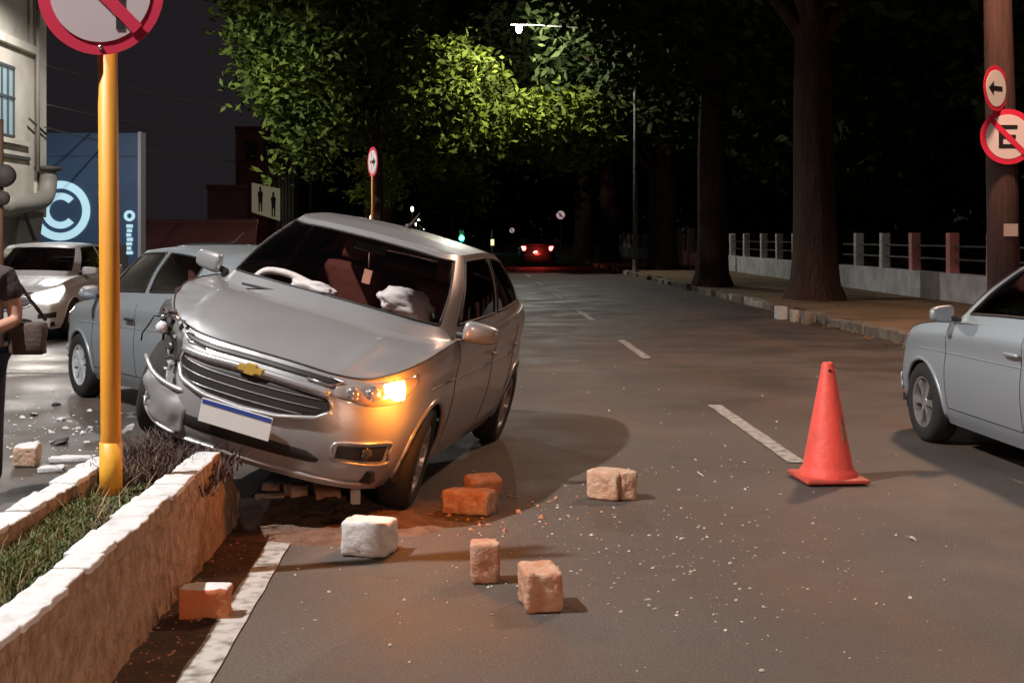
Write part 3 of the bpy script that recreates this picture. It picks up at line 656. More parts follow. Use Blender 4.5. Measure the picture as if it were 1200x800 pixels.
for o in r6.children:
    if o.name.startswith('plate_rear'): o.data.materials[0] = emis('lit_plate', (1, .95, .9), 3)
ld = bpy.data.lights.new('tail_glow', 'POINT'); ld.energy = 30; ld.color = (1, .05, .03); ld.shadow_soft_size = .1; lo = bpy.data.objects.new('tail_glow', ld); C.objects.link(lo); lo.parent = r6; lo.location = (-3.5, 0, .8)

# ---------------------------------------------------------------- lamps along the street and added fill lamps
M_POST = mat('lamp_post_steel', (.13, .125, .12), .6, .2, col2=(.08, .075, .07), nscale=6)
def street_lamp(x, y, h, ax, ay, power, col, label, group='street lamps', rad=.12, glow=30, spot=0):
    t = thing('street_lamp', label, 'street lamp', (x, y, .12 if abs(x) > 6 else 0), 0, group); L = math.hypot(ax, ay)
    tube_o('post', [(0, 0, 0), (0, 0, h*.5), (0, 0, h)], [.09, .075, .055], M_POST, t, 12); lathe_o('base', [(.16, 0), (.15, .03), (.11, .08), (.1, .5)], M_POST, t, 12)
    tube_o('arm', [(0, 0, h-.4), (ax*.4, ay*.4, h+.05), (ax, ay, h+.2)], [.035, .03, .03], M_POST, t, 8)
    bm = bmesh.new(); bbox(bm, -.32, .32, -.13, .13, -.05, .06, .04); hd = from_bm('lamp_head', bm, M_POST, t); hd.location = (ax, ay, h+.2); hd.rotation_euler = (0, 0, math.atan2(ay, ax))
    bm = bmesh.new(); bmesh.ops.create_uvsphere(bm, u_segments=14, v_segments=8, radius=1)
    for v in bm.verts: v.co = (v.co.x*.22, v.co.y*.10, v.co.z*.06-.06)
    from_bm('lamp_glass', bm, emis('lamp_glow_%d' % int(glow), col, glow), hd, True)
    ld = bpy.data.lights.new('lamp_light', 'SPOT' if spot else 'POINT'); ld.energy = power
    if spot: ld.spot_size = math.radians(spot); ld.spot_blend = .35
    ld.use_nodes = False; ld.color = col; ld.shadow_soft_size = rad; lo = bpy.data.objects.new('lamp_light', ld); C.objects.link(lo); lo.parent = hd; lo.location = (0, 0, -.25)
    return t
COOL, WARM = (1, .97, .93), (1, .58, .38)
street_lamp(-9.2, 4.0, 8.7, 3.7, .5, 6800, COOL, 'white street lamp on left pavement opposite the planter', rad=.10, spot=150)
street_lamp(-10.45, 27, 7.5, 2.0, 0, 2300, COOL, 'added unseen white lamp brightening the pale building', rad=.12, spot=168)  # added out of view to brighten the pale facade
street_lamp(6.9, -3.2, 2.5, -4.5, 0, 1700, WARM, 'added unseen orange fill lamp standing in for vehicles behind camera', rad=.45, spot=178)  # fill lamp added behind the camera in place of vehicle lights
street_lamp(7.2, 14.6, 7.6, -1.4, -.3, 2600, WARM, 'added unseen orange lamp lighting the road and right verge', rad=.35, spot=140)  # added out of view to light mid road, fence and trunk bases
t = street_lamp(6.35, 49, 9.3, -4.45, 0, 1500, (1, 1, .88), 'tall street lamp with long arm reaching over road among leaves', rad=.12, glow=60)
for o in t.children:
    for g in o.children:
        if g.name.startswith('lamp_glass'): g.scale = (.55, 1.2, 3.0)
        if g.name.startswith('lamp_light'): g.location.z = -.6
# far lamps seen between the trees
FARP = [(483, 245, 150), (491, 257, 180), (488, 262, 200), (497, 266, 215), (501, 273, 235), (513, 272, 260), (435, 255, 120)]
FARL = ['highest of the small far white street lights in a row', 'second highest far white light just below the highest', 'faint far light touching the second highest one', 'third far white light down the slanting row', 'lowest far white light in the slanting row', 'single far light between slanting row and green signal', 'far white light close to the turned arrow sign post']
for i, (u, v, Y) in enumerate(FARP):
    x, _, z = at(u, v, Y); t = thing('far_lamp', FARL[i], 'street lamp', (x, Y, 0), 0, 'far street lights')
    tube_o('post', [(0, 0, 0), (0, 0, z-.1)], .05, M_POST, t, 6); bm = bmesh.new(); bmesh.ops.create_uvsphere(bm, u_segments=12, v_segments=8, radius=1)
    r_ = Y/FPX*2.2
    for q in bm.verts: q.co = (q.co.x*r_*.8, q.co.y*r_, q.co.z*r_*1.4+z)
    from_bm('lamp_globe', bm, emis('far_globe', (1, .95, .85), 5), t, True)
# traffic light, green
x, _, z = at(541, 279, 105); t = thing('traffic_light', 'far traffic light showing green above the wrecked car', 'traffic light', (x, 105, 0))
tube_o('post', [(0, 0, 0), (0, 0, z-.3)], .06, M_POST, t, 8); box('housing', -.2, .2, -.12, .12, z-.35, z+.75, M_BLACK, t, .03)
for k, (c_, e_) in enumerate((((.03, .9, .62), 22), ((.2, .12, .01), 0), ((.2, .01, .01), 0))):
    bm = bmesh.new(); bmesh.ops.create_uvsphere(bm, u_segments=14, v_segments=8, radius=.21 if k == 0 else .13); 
    for q in bm.verts: q.co = (q.co.x, q.co.y*.4-.14, q.co.z+z+.3*k)
    from_bm('lens', bm, mat('signal_%d' % k, c_, .3, emit=c_, estr=e_), t, True)
ld = bpy.data.lights.new('green_glow', 'POINT'); ld.energy = 60; ld.color = (.1, 1, .75); lo = bpy.data.objects.new('green_glow', ld); C.objects.link(lo); lo.parent = t; lo.location = (0, -.6, z)

# ---------------------------------------------------------------- signs
M_SRED = mat('sign_red', (.74, .03, .085), .45); M_SWHITE = mat('sign_white', (.66, .54, .57), .45); M_SWHITE2 = mat('sign_white_clean', (.82, .82, .85), .45); M_SBLACK = mat('sign_black', (.02, .015, .018), .5)
M_YEL = mat('yellow_pole_paint', (.82, .36, .035), .5, col2=(.66, .25, .02), nscale=3, bump=.1, bscale=80, stretch=(6, 6, .6))
def disc_sign(par, r, cz, y0, marks, face=None, tilt=0, back=M_POST):
    pl = lathe_o('sign_plate', [(.0005, 0), (r, 0), (r, -.004), (.0005, -.004)], [M_SRED], par, 48, 'y', smooth=False); pl.location = (0, y0, cz); pl.rotation_euler = (0, 0, 0)
    lathe_o('sign_face', [(.0005, -.0075), (r*.80, -.0075), (r*.80, -.004)], face or M_SWHITE, pl, 48, 'y', smooth=False)
    for nm, poly, m, d in marks: prism(nm, [(a*r, b*r) for a, b in poly], .0025, m, pl, 'xz', -.0105-d*.003)
    return pl
def bar(x0, z0, x1, z1, w_):
    dx, dz = x1-x0, z1-z0; L = math.hypot(dx, dz); nx, nz = -dz/L*w_, dx/L*w_; return [(x0+nx, z0+nz), (x0-nx, z0-nz), (x1-nx, z1-nz), (x1+nx, z1+nz)]
SLASH = ('slash', bar(-.60, .60, .60, -.60, .095), M_SRED, 1)
px, py, pz = ground(130, 583, .38)
t = thing('road_sign', 'no left turn sign on yellow post standing in the planter', 'road sign', (px, py, .36))
pole_h = 3.0
tube_o('post', [(0, 0, 0), (0, 0, .32), (-.02, 0, 2.6)], [.052, .045, .043], M_YEL, t, 10); tube_o('post_sleeve', [(0, 0, -.02), (0, 0, .27)], .0505, mat('pole_yellow_base', (.82, .42, .035), .5, col2=(.7, .33, .03), nscale=9), t, 10)
zc = at(123, -7, py)[2]-.36
arrow = [('arrow_stem', [(.25, -.60), (.38, -.60), (.38, .22), (.25, .22)], M_SBLACK, 0), ('arrow_turn', [(-.2, .10), (.38, .10), (.38, .24), (-.2, .24)], M_SBLACK, 0), ('arrow_head', [(-.46, .17), (-.16, -.02), (-.16, .36)], M_SBLACK, 0)]
pl = disc_sign(t, .282, zc, -.055, arrow+[SLASH], M_SWHITE); pl.location.x = -.03
lathe_o('bolt', [(.0005, -.014), (.009, -.013), (.011, -.004)], M_CHROME, pl, 10, 'y', (0, 0, -.25)); lathe_o('bolt', [(.0005, -.014), (.009, -.013), (.011, -.004)], M_CHROME, pl, 10, 'y', (0, 0, .25))
# far sign on the reservation, seen half edge-on
Y = 26.5; x = (437-550)/FPX*Y; t = thing('road_sign', 'turned arrow sign on thin yellowish post under leafy tree', 'road sign', (x, Y, 0))
tube_o('post', [(0, 0, 0), (0, 0, 3.3)], .035, M_YEL, t, 8); rot = disc_sign(t, .31, at(0, 190, Y)[2], -.05, [('arrow_shaft', bar(-.4, 0, .35, 0, .1), M_SBLACK, 0), ('arrow_tip', [(.6, 0), (.2, .3), (.2, -.3)], M_SBLACK, 0)], M_SWHITE2); rot.rotation_euler = (0, 0, math.radians(-66))
# right: utility pole with two signs
Y = 16.6; px = (1172-550)/FPX*Y
M_WOOD = mat('old_timber', (.075, .034, .027), .85, col2=(.042, .02, .017), nscale=5, bump=.6, bscale=18, stretch=(5, 5, .4), bdist=.02)
t = thing('utility_pole', 'thick reddish brown utility pole on the right verge', 'utility pole', (px, Y, .12))
tube_o('post', [(.06, 0, -.1), (.03, 0, 2), (-.04, 0, 4.8), (-.1, 0, 9)], [.205, .195, .17, .14], M_WOOD, t, 16)
o = box('plaque', -.09, .09, -.215, -.205, HC-.12-.07, HC-.12+.09, mat('plaque', (.40, .33, .3), .6), t); o.location.x = .05; o.location.z = .05
band = tube_o('clamp', [(-.02, 0, 2.72), (-.02, 0, 2.76)], .20, M_POST, t, 16)
eb = lambda a, b, c, d: [(a, b), (c, b), (c, d), (a, d)]
t = thing('road_sign', 'round no parking sign with crossed letter E on the utility pole', 'road sign', (px, Y-.24, 0))
E_ = [('letter_stroke', eb(-.34, -.42, -.18, .42), M_SBLACK, 0), ('letter_stroke', eb(-.18, .27, .34, .42), M_SBLACK, 0), ('letter_stroke', eb(-.18, -.08, .28, .07), M_SBLACK, 0), ('letter_stroke', eb(-.18, -.42, .34, -.27), M_SBLACK, 0)]
z_ = at(0, 162, Y)[2]; pl = disc_sign(t, .355, z_, 0, E_+[SLASH], mat('sign_pink_white', (.8, .70, .72), .45))
t = thing('road_sign', 'edge-on one way arrow sign above the no parking sign', 'road sign', ((1155-550)/FPX*Y, Y-.32, 0))
pl = disc_sign(t, .29, at(0, 107, Y)[2], 0, [('arrow_shaft', bar(-.3, 0, .5, 0, .1), M_SBLACK, 0), ('arrow_tip', [(-.6, 0), (-.2, .32), (-.2, -.32)], M_SBLACK, 0)], M_SWHITE2); pl.rotation_euler = (0, 0, math.radians(38))
tube_o('bracket', [(.0, .02, at(0, 107, Y)[2]), (.16, .2, at(0, 107, Y)[2])], .015, M_POST, t, 6)
# small far signs
for u, v, Y, r_, lab in ((657, 252, 78, .32, 'small far round red rimmed sign beside the distant car'), (600, 270, 140, .34, 'tiny far round sign left of the distant car')):
    x, _, z = at(u, v, Y); t = thing('road_sign', lab, 'road sign', (x, Y, 0)); tube_o('post', [(0, .03, 0), (0, .03, z)], .04, M_POST, t, 6)
    disc_sign(t, r_, z, 0, [SLASH, ('symbol', bar(-.1, -.35, -.1, .35, .12), M_SBLACK, 0)], mat('far_sign_glow', (.8, .7, .7), .4, emit=(1, .75, .72), estr=.35))  # sign face glows faintly though it is no lamp
x, _, z = at(577, 284, 105); t = thing('marker_post', 'slim far marker post with yellow reflector on the road axis', 'marker post', (x, 105, 0)); tube_o('post', [(0, 0, 0), (0, 0, z+1.0)], .06, mat('marker', (.4, .33, .2), .6), t, 6)
box('reflector', -.14, .14, -.1, -.07, z-.25, z+.25, emis('reflector_glow', (1, .85, .45), 1.2), t)

# ---------------------------------------------------------------- traffic cone
cx, cy, _ = ground(970, 563); t = thing('traffic_cone', 'faded orange red traffic cone standing on the lane line', 'traffic cone', (cx, cy, .012))
M_CONE = mat('cone_plastic', (.74, .075, .05), .6, col2=(.50, .055, .04), nscale=7, nmix=(.5, .8), bump=.25, bscale=25, detail=10); M_COND = mat('cone_base_plastic', (.55, .075, .05), .6, col2=(.34, .06, .045), nscale=8)
H = .74; bm = bmesh.new(); lathe(bm, [(.185, .028), (.180, .05), (.168, .065), (.155, .085), (.036, H-.01), (.028, H), (.014, H), (.014, H-.05)], 40); bmesh.ops.recalc_face_normals(bm, faces=bm.faces); from_bm('cone_body', bm, M_CONE, t, True)
bm = bmesh.new(); bbox(bm, -.20, .20, -.20, .20, 0, .03, .012)
for v in bm.verts: v.co.z += .006*noise.noise(v.co*9) if v.co.z > .01 else .004*noise.noise(v.co*7)
o = from_bm('cone_base', bm, M_COND, t); o.rotation_euler.z = .08
a0 = math.radians(-62); v = []; 
for i in range(6):
    a = a0+.5*(i/5)
    for zz in (.25, .40): r_ = .155+(.036-.155)*(zz-.085)/(H-.095)+.0025; v.append((r_*math.cos(a), r_*math.sin(a), zz+.01*math.sin(i*2)))
from_py('worn_sticker', v, [(2*i, 2*i+2, 2*i+3, 2*i+1) for i in range(5)], mat('worn_sticker', (.45, .30, .2), .7, col2=(.6, .12, .07), nscale=30), t)
lathe_o('tip_hole', [(.0005, 0), (.010, 0)], M_LINER, t, 12, 'y', (0, -.0465, H-.05))

# ---------------------------------------------------------------- bricks knocked out of the wall
M_BRICK = mat('broken_brick', (.40, .19, .115), .9, col2=(.48, .34, .25), nscale=14, nmix=(.42, .7), bump=1, bscale=40, bdist=.012); M_BRICKP = mat('pale_brick', (.50, .37, .28), .9, col2=(.40, .23, .15), nscale=13, nmix=(.42, .7), bump=1, bscale=40, bdist=.012)
M_BRICKO = mat('orange_brick', (.50, .14, .055), .9, col2=(.42, .17, .08), nscale=9, bump=.6, bscale=40, bdist=.012)
def brick(nm, label, u, v, dx, dy, dz, rz, m, topw=False, seed=0, endw=None, z=0, rx=0):
    bm = bmesh.new(); bbox(bm, -dx/2, dx/2, -dy/2, dy/2, 0, dz, min(dx, dy, dz)*.10)
    bmesh.ops.subdivide_edges(bm, edges=[e for e in bm.edges if e.calc_length() > .03], cuts=6, use_grid_fill=True); se = Vector((seed*2.7, seed, seed*.3))
    for q in bm.verts:
        n = noise.noise_vector(q.co*16+se); n2 = noise.noise_vector(q.co*45+se); q.co += (n*.008+n2*.0045); q.co.z = max(q.co.z, 0)
        if noise.noise(q.co*7+se*3) > .38: q.co *= .965
    o = from_bm(nm, bm, [m, M_WPAINT], None, True); o.location = ground(u, v); o.location.z = z+.002; o.rotation_euler = (rx, 0, rz)
    for p in o.data.polygons:
        if topw and p.normal.z > .6: p.material_index = 1
        if endw and p.normal.dot(Vector(endw)) > .7: p.material_index = 1
    return tag(o, label, 'brick')
brick('loose_brick', 'orange brick with white painted top lying on road edge line', 241, 722, .205, .11, .125, .03, M_BRICKO, True, 1)
brick('loose_brick', 'big white painted block on the road in front of the bumper', 433, 648, .23, .2, .165, -.25, M_WPAINT, True, 2)
brick('loose_brick', 'upright narrow orange block lying before the white block', 568, 680, .128, .13, .175, .06, M_BRICK, False, 3)
brick('loose_brick', 'squarish brown block with chipped pale edges, frontmost on open road', 633, 710, .155, .22, .165, .12, M_BRICK, False, 4)
brick('loose_brick', 'pale broken brick pair on open road toward the cone', 712, 583, .20, .18, .165, -.5, M_BRICKP, False, 5)
brick('loose_brick', 'small pale half brick leaning beside the broken pair', 733, 584, .10, .14, .165, .2, M_BRICKP, False, 15)
brick('loose_brick', 'long reddish brick lying beside the front wheel', 550, 601, .27, .15, .13, -.35, M_BRICK, False, 6)
brick('loose_brick', 'tilted thin brick behind the long reddish one by the wheel', 562, 590, .2, .11, .15, .5, M_BRICK, False, 16, z=.02, rx=.35)
brick('loose_brick', 'square brick under the bumper next to white bracket', 384, 590, .155, .14, .14, .1, M_BRICK, False, 7)
brick('loose_brick', 'small rounded pale brick lump under the bumper', 347, 587, .11, .1, .10, .7, M_BRICKP, False, 8)
brick('loose_brick', 'flat pale brick flake at the broken end of wall', 316, 590, .16, .1, .05, .2, M_BRICKP, False, 9)
brick('loose_brick', 'thin brick chip lying on top of flat flake', 320, 580, .11, .09, .05, -.3, M_BRICKP, True, 10, z=.03)
brick('loose_brick', 'white topped brick on far road beside bystander', 32, 545, .15, .2, .14, .15, M_BRICKP, True, 11)
for i, (u, v, a, b) in enumerate(((85, 540, .30, .12), (60, 552, .16, .1))):
    o = brick('whitewash_slab', ('long' if i == 0 else 'short')+' flat piece of white wall coating on far road near the planter', u, v, a, b, .03, .15, M_WPAINT, True, 20+i); o['category'] = 'rubble'
# earth spilled from the broken planter
N = 46; v = []; f = []
for j in range(N+1):
    for i in range(N+1):
        x, y = -1.42+1.75*i/N, 6.25+1.75*j/N; e = min(1, max(0, 1.02-((x+.78)/.72)**2-((y-7.15)/.72)**2+.55*noise.noise((x*3, y*3, 2)))); hgt = .055*e**.8+(.03*noise.noise((x*11, y*11, 0))+.02*noise.noise((x*25, y*25, 5)))*e; v.append((x, y, hgt-.004 if e > 0 else -.012))
f = [(j*(N+1)+i, j*(N+1)+i+1, (j+1)*(N+1)+i+1, (j+1)*(N+1)+i) for j in range(N) for i in range(N)]
tag(stuff(from_py('spilled_earth', v, f, mat('spilled_earth', (.085, .045, .028), .95, col2=(.15, .085, .055), nscale=12, bump=.8, bscale=50, bdist=.02), None, True)), 'dark spilled earth and rubble heaped under the bumper', 'earth')
# white T bracket under the bumper
p = ground(416, 599); t = thing('support_bracket', 'white T shaped bracket standing on the road under bumper', 'bracket', (p[0], p[1]+.04, 0)); M_TW = mat('white_bracket', (.62, .58, .54), .6)
box('stem', -.028, .028, -.02, .02, 0, .135, M_TW, t, .004); bm = bmesh.new(); bbox(bm, -.12, .13, -.022, .022, 0, .022, .004); o = from_bm('top_bar', bm, M_TW, t); o.location.z = .135; o.rotation_euler.y = .10
# chips and shards
def chips(nm, n, fn, m, s0, s1, label, cat, flat=.5, seed=1):
    r = random.Random(seed); v = []; f = []
    for i in range(n):
        x, y = fn(r); s = s0*(s1/s0)**(r.random()**2.2); a = r.random()*6.28; b = len(v); k = 4
        ring = [(x+s*math.cos(a+q*PI/2)*r.uniform(.6, 1.1), y+s*math.sin(a+q*PI/2)*r.uniform(.5, 1)) for q in range(k)]
        v += [(p[0], p[1], .002) for p in ring]+[(x+(p[0]-x)*.6, y+(p[1]-y)*.6, .002+s*flat*r.uniform(.6, 1.3)) for p in ring]
        f += [(b+q, b+(q+1) % 4, b+4+(q+1) % 4, b+4+q) for q in range(4)]+[(b+4, b+5, b+6, b+7)]
    return tag(stuff(from_py(nm, v, f, m)), label, cat)
M_CHIP = mat('pale_chip', (.58, .52, .46), .7, col2=(.26, .21, .17), nscale=1.5); M_CHIPR = mat('brick_chip', (.40, .20, .12), .9); M_GLASSC = mat('glass_crumb', (.7, .68, .66), .15, coat=.5)
def f1(r):
    while True:
        u, v = r.uniform(300, 1120), r.uniform(520, 795)
        if r.random() < math.exp(-((v-625)/75)**2-((u-740)/260)**2)+.05: return ground(u, v)[:2]
chips('rubble_chips', 1100, f1, M_CHIP, .0018, .015, 'pale chips of rubble strewn over the road before the cone', 'rubble', .45, 1)
def f2(r): u, v = r.gauss(480, 120), r.gauss(602, 14); return ground(max(290, min(760, u)), max(560, v))[:2]
chips('brick_crumbs', 260, f2, M_CHIPR, .004, .030, 'reddish brick crumbs under the bumper', 'rubble', .6, 2)
def f3(r): u, v = r.uniform(610, 1000), r.uniform(420, 580); return ground(u, v)[:2]
chips('glass_crumbs', 60, f3, M_GLASSC, .005, .02, 'glass crumbs glinting on the road behind the cone', 'glass', .6, 3)
def f4(r): u, v = r.gauss(60, 45), r.gauss(505, 26); return ground(u, max(455, v))[:2]
chips('wreck_crumbs', 120, f4, M_GLASSC, .006, .035, 'crumbs of lamp glass on far road beside the planter', 'glass', .5, 4)
def f5(r): return (r.uniform(-1.27, -1.04), r.uniform(3, 7))
chips('gutter_grit', 400, f5, M_CHIPR, .003, .014, 'brown grit lying in the gutter along the wall', 'grit', .5, 5)
for i, (u, v, s, m, lab) in enumerate(((822, 557, .045, M_WPAINT, 'white crumpled scrap on road beside the cone'), (72, 492, .09, M_WPAINT, 'white broken plastic piece near the bystander'), (66, 475, .10, M_BLACK, 'black plastic shard in front of the grey car wheel'), (40, 487, .08, M_BLACK, 'dark plastic splinter near the bystander'),
    (70, 520, .13, M_BLACK, 'long dark trim piece beside the yellow post'), (152, 503, .10, M_CHROME2, 'shiny torn metal piece at foot of the bumper'), (172, 498, .07, M_LENSC, 'broken lamp bowl at the torn bumper'), (158, 488, .12, M_BLACK, 'black torn liner scrap behind the yellow post'), (1070, 632, .05, M_CHIP, 'flat pale scrap on the road in front of cone'))):
    zz = .0 if u > 110 and u > 300 or u < 110 else .30; x, y, _ = ground(u, v, zz); o = shard('wreck_piece', (0, 0, s*.10), s, m, None, 40+i, .28); o.location = (x, y, zz); tag(o, lab, 'debris')

# ---------------------------------------------------------------- low park wall with posts and rails on the right
M_PARK = mat('park_wall', (.62, .62, .63), .85, col2=(.42, .42, .42), nscale=2.5, bump=.4, bscale=30, bdist=.015); M_POSTW = mat('park_post', (.7, .68, .66), .85, col2=(.5, .48, .46), nscale=6, bump=.4, bscale=40); M_POST_REDLIT = mat('park_post_red_lit', (.75, .33, .33), .85, col2=(.55, .24, .24), nscale=6, bump=.4, bscale=40)  # pink posts: red light put into the post colour
XF = 10.35
def park_wall(y0, y1, label, posts, pink=()):
    t = thing('park_wall', label, 'wall', (XF, y0, .12))
    bm = bmesh.new(); bbox(bm, -.14, .14, 0, y1-y0, -.05, .62, .02); bmesh.ops.subdivide_edges(bm, edges=[e for e in bm.edges if e.calc_length() > 1], cuts=20, use_grid_fill=True)
    from_bm('low_wall', bm, M_PARK, t)
    for yy in posts:
        p = box('post', -.11, .11, -.11, .11, .6, 1.48, M_POST_REDLIT if yy in pink else M_POSTW, t, .02); p.location.y = yy-y0; p.rotation_euler = (random.uniform(-.03, .03), random.uniform(-.02, .02), 0)
    for zz in (.92, 1.2): tube_o('rail', [(0, 0, zz), (0, y1-y0, zz-.02)], .022, M_POST, t, 6)
park_wall(18, 35.4, 'pale low park wall with posts by utility pole, some coloured as if lit red', (19, 21.1, 23.2, 25.3, 27.4, 29.7, 31.9, 34), (27.4, 29.7, 25.3))
park_wall(39, 51, 'bluish low park wall seen between the two thick trunks', (40.5, 42.7, 45, 47.8, 50.3))
park_wall(56, 96, 'far dim low park wall beyond the lamp post', [57.5+2.3*k for k in range(17)])
for i, (u, lean) in enumerate(((787, .12), (796, -.1), (808, .1), (815, -.05))):
    Y = 58+i*.6; x = (u-550)/FPX*Y; o = box('standing_slab', -.17, .17, -.06, .06, 0, 1.75-(i == 3)*.6, M_POSTW, None, .02); o.location = (x, Y, .12); o.rotation_euler = (0, lean*.6, .2); tag(o, 'white upright slab leaning in the gap of the park wall', 'slab', 'leaning white slabs in the park wall gap')

# ---------------------------------------------------------------- trees
M_BARK = mat('bark', (.075, .038, .026), .95, col2=(.042, .022, .016), nscale=3, bump=1.0, bscale=7, stretch=(3, 3, .5), bdist=.08)
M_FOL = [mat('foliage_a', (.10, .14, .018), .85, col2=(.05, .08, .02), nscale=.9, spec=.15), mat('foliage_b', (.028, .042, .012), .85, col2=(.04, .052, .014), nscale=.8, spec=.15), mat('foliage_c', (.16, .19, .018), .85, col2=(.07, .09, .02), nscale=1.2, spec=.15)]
def leaves(nm, c, R, ncl, per, size, m, par, seed, spread=.55, hollow=.45, low=-1):
    r = np.random.default_rng(seed); P = []
    while len(P) < ncl:
        d = r.normal(size=3); d /= np.linalg.norm(d); q = d*(hollow+(1-hollow)*r.random()**.6)
        if q[2] < low: continue
        lump_ = 1+.22*noise.noise(Vector(d*2.3)+Vector((seed, 0, 0))); P.append(np.array(c)+q*np.array(R)*lump_)
    P = np.array(P); cen = np.repeat(P, per, 0)+r.normal(size=(ncl*per, 3))*spread*np.array([1, 1, .7]); n = len(cen)
    a = r.normal(size=(n, 3)); a[:, 2] *= .6; a[:, 2] -= .35; a /= np.linalg.norm(a, axis=1)[:, None]; b = np.cross(a, r.normal(size=(n, 3))); b /= np.linalg.norm(b, axis=1)[:, None]
    s = size*r.uniform(.6, 1.35, (n, 1)); fold = np.cross(a, b)*s*.12
    V = np.stack([cen-a*s, cen+b*s*.42+fold, cen+a*s, cen-b*s*.42+fold], 1).reshape(-1, 3)
    me = bpy.data.meshes.new(nm); me.vertices.add(n*4); me.vertices.foreach_set('co', V.ravel()); me.loops.add(n*4); me.loops.foreach_set('vertex_index', np.arange(n*4)); me.polygons.add(n); me.polygons.foreach_set('loop_start', np.arange(n)*4); me.update(calc_edges=True)
    o = link(nm, me, m, par); return o
def tree(label, x, y, r0, fork, crown_c, crown_r, ncl, per, size, m, seed, group='trees along the avenue', z0=.1, spread=.55, nl=7, hollow=.45, low=-1):
    t = thing('avenue_tree', label, 'tree', (x, y, z0), 0, group); rr = random.Random(seed); bm = bmesh.new(); cc = Vector(crown_c)-Vector((x, y, z0))
    seg = 20; n = 12; rings = []
    for i in range(n+1):
        q = i/n; z = q*fork; rad = r0*(1-.28*q)+r0*.45*math.exp(-z*3.2)
        rings.append([bm.verts.new((rad*math.cos(a)*(1+.13*noise.noise((math.cos(a)*1.6, math.sin(a)*1.6, z*.35+seed))+(.12*math.cos(5*a+seed)*math.exp(-z*2.2)))+.05*r0*math.sin(z), rad*math.sin(a)*(1+.13*noise.noise((math.cos(a)*1.6, math.sin(a)*1.6, z*.35+seed+9))), z-.12)) for a in (2*PI*k/seg for k in range(seg))])
    for i in range(n):
        for k in range(seg): bm.faces.new((rings[i][k], rings[i][(k+1) % seg], rings[i+1][(k+1) % seg], rings[i+1][k]))
    for k in range(nl):
        a = 2*PI*k/nl+rr.uniform(-.4, .4); e = cc+Vector((crown_r[0]*.75*math.cos(a), crown_r[1]*.75*math.sin(a), rr.uniform(-.3, .5)*crown_r[2])); s0 = Vector((0, 0, fork*rr.uniform(.86, .97))); mm = s0.lerp(e, .45)+Vector((rr.uniform(-.3, .3), rr.uniform(-.3, .3), .5))
        tube(bm, cr(np.array([s0, s0.lerp(mm, .5)+Vector((0, 0, .2)), mm, e]), 4), list(np.linspace(r0*.42, r0*.07, 13)), 8)
    from_bm('trunk', bm, M_BARK, t, True); leaves('crown', cc, crown_r, ncl, per, size, m, t, seed, spread, hollow, low); return t
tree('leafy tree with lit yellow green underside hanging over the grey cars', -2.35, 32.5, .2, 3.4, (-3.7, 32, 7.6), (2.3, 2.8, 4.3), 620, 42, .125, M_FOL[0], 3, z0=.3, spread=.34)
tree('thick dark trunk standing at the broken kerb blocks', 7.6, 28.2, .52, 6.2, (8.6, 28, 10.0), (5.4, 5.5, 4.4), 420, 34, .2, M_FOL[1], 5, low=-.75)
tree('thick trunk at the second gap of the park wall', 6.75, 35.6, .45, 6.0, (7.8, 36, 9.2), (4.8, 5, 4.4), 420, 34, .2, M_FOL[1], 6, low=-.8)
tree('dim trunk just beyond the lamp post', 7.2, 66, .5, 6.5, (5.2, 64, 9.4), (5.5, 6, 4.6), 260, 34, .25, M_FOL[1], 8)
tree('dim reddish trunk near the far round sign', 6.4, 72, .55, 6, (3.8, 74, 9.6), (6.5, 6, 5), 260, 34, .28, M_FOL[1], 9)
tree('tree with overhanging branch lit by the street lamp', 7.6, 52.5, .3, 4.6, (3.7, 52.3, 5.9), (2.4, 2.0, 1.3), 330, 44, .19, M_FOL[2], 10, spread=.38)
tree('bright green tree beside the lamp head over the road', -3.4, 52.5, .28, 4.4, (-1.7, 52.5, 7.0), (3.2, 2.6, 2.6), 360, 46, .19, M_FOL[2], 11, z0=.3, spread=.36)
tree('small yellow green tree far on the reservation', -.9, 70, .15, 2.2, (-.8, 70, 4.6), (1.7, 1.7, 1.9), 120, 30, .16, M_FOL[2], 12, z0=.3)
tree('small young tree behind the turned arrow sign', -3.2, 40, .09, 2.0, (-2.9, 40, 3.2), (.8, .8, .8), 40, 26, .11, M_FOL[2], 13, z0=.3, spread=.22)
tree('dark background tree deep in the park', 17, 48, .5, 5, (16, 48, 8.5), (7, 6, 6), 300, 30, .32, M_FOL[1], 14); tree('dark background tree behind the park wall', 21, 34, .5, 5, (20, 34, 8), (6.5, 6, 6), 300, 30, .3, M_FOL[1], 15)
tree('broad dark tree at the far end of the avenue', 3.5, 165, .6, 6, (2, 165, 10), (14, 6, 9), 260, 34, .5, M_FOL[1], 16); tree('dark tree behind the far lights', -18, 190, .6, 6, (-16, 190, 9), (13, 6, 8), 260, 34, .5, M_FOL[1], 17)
tree('dark avenue tree over far right verge', 8, 52, .45, 6, (9, 52, 9.5), (6, 6, 4.8), 300, 34, .24, M_FOL[1], 18); tree('dark park tree beyond the posts coloured as lit red', 14.5, 26, .45, 5, (14.5, 26, 8.6), (5, 5, 5), 300, 30, .26, M_FOL[1], 19)

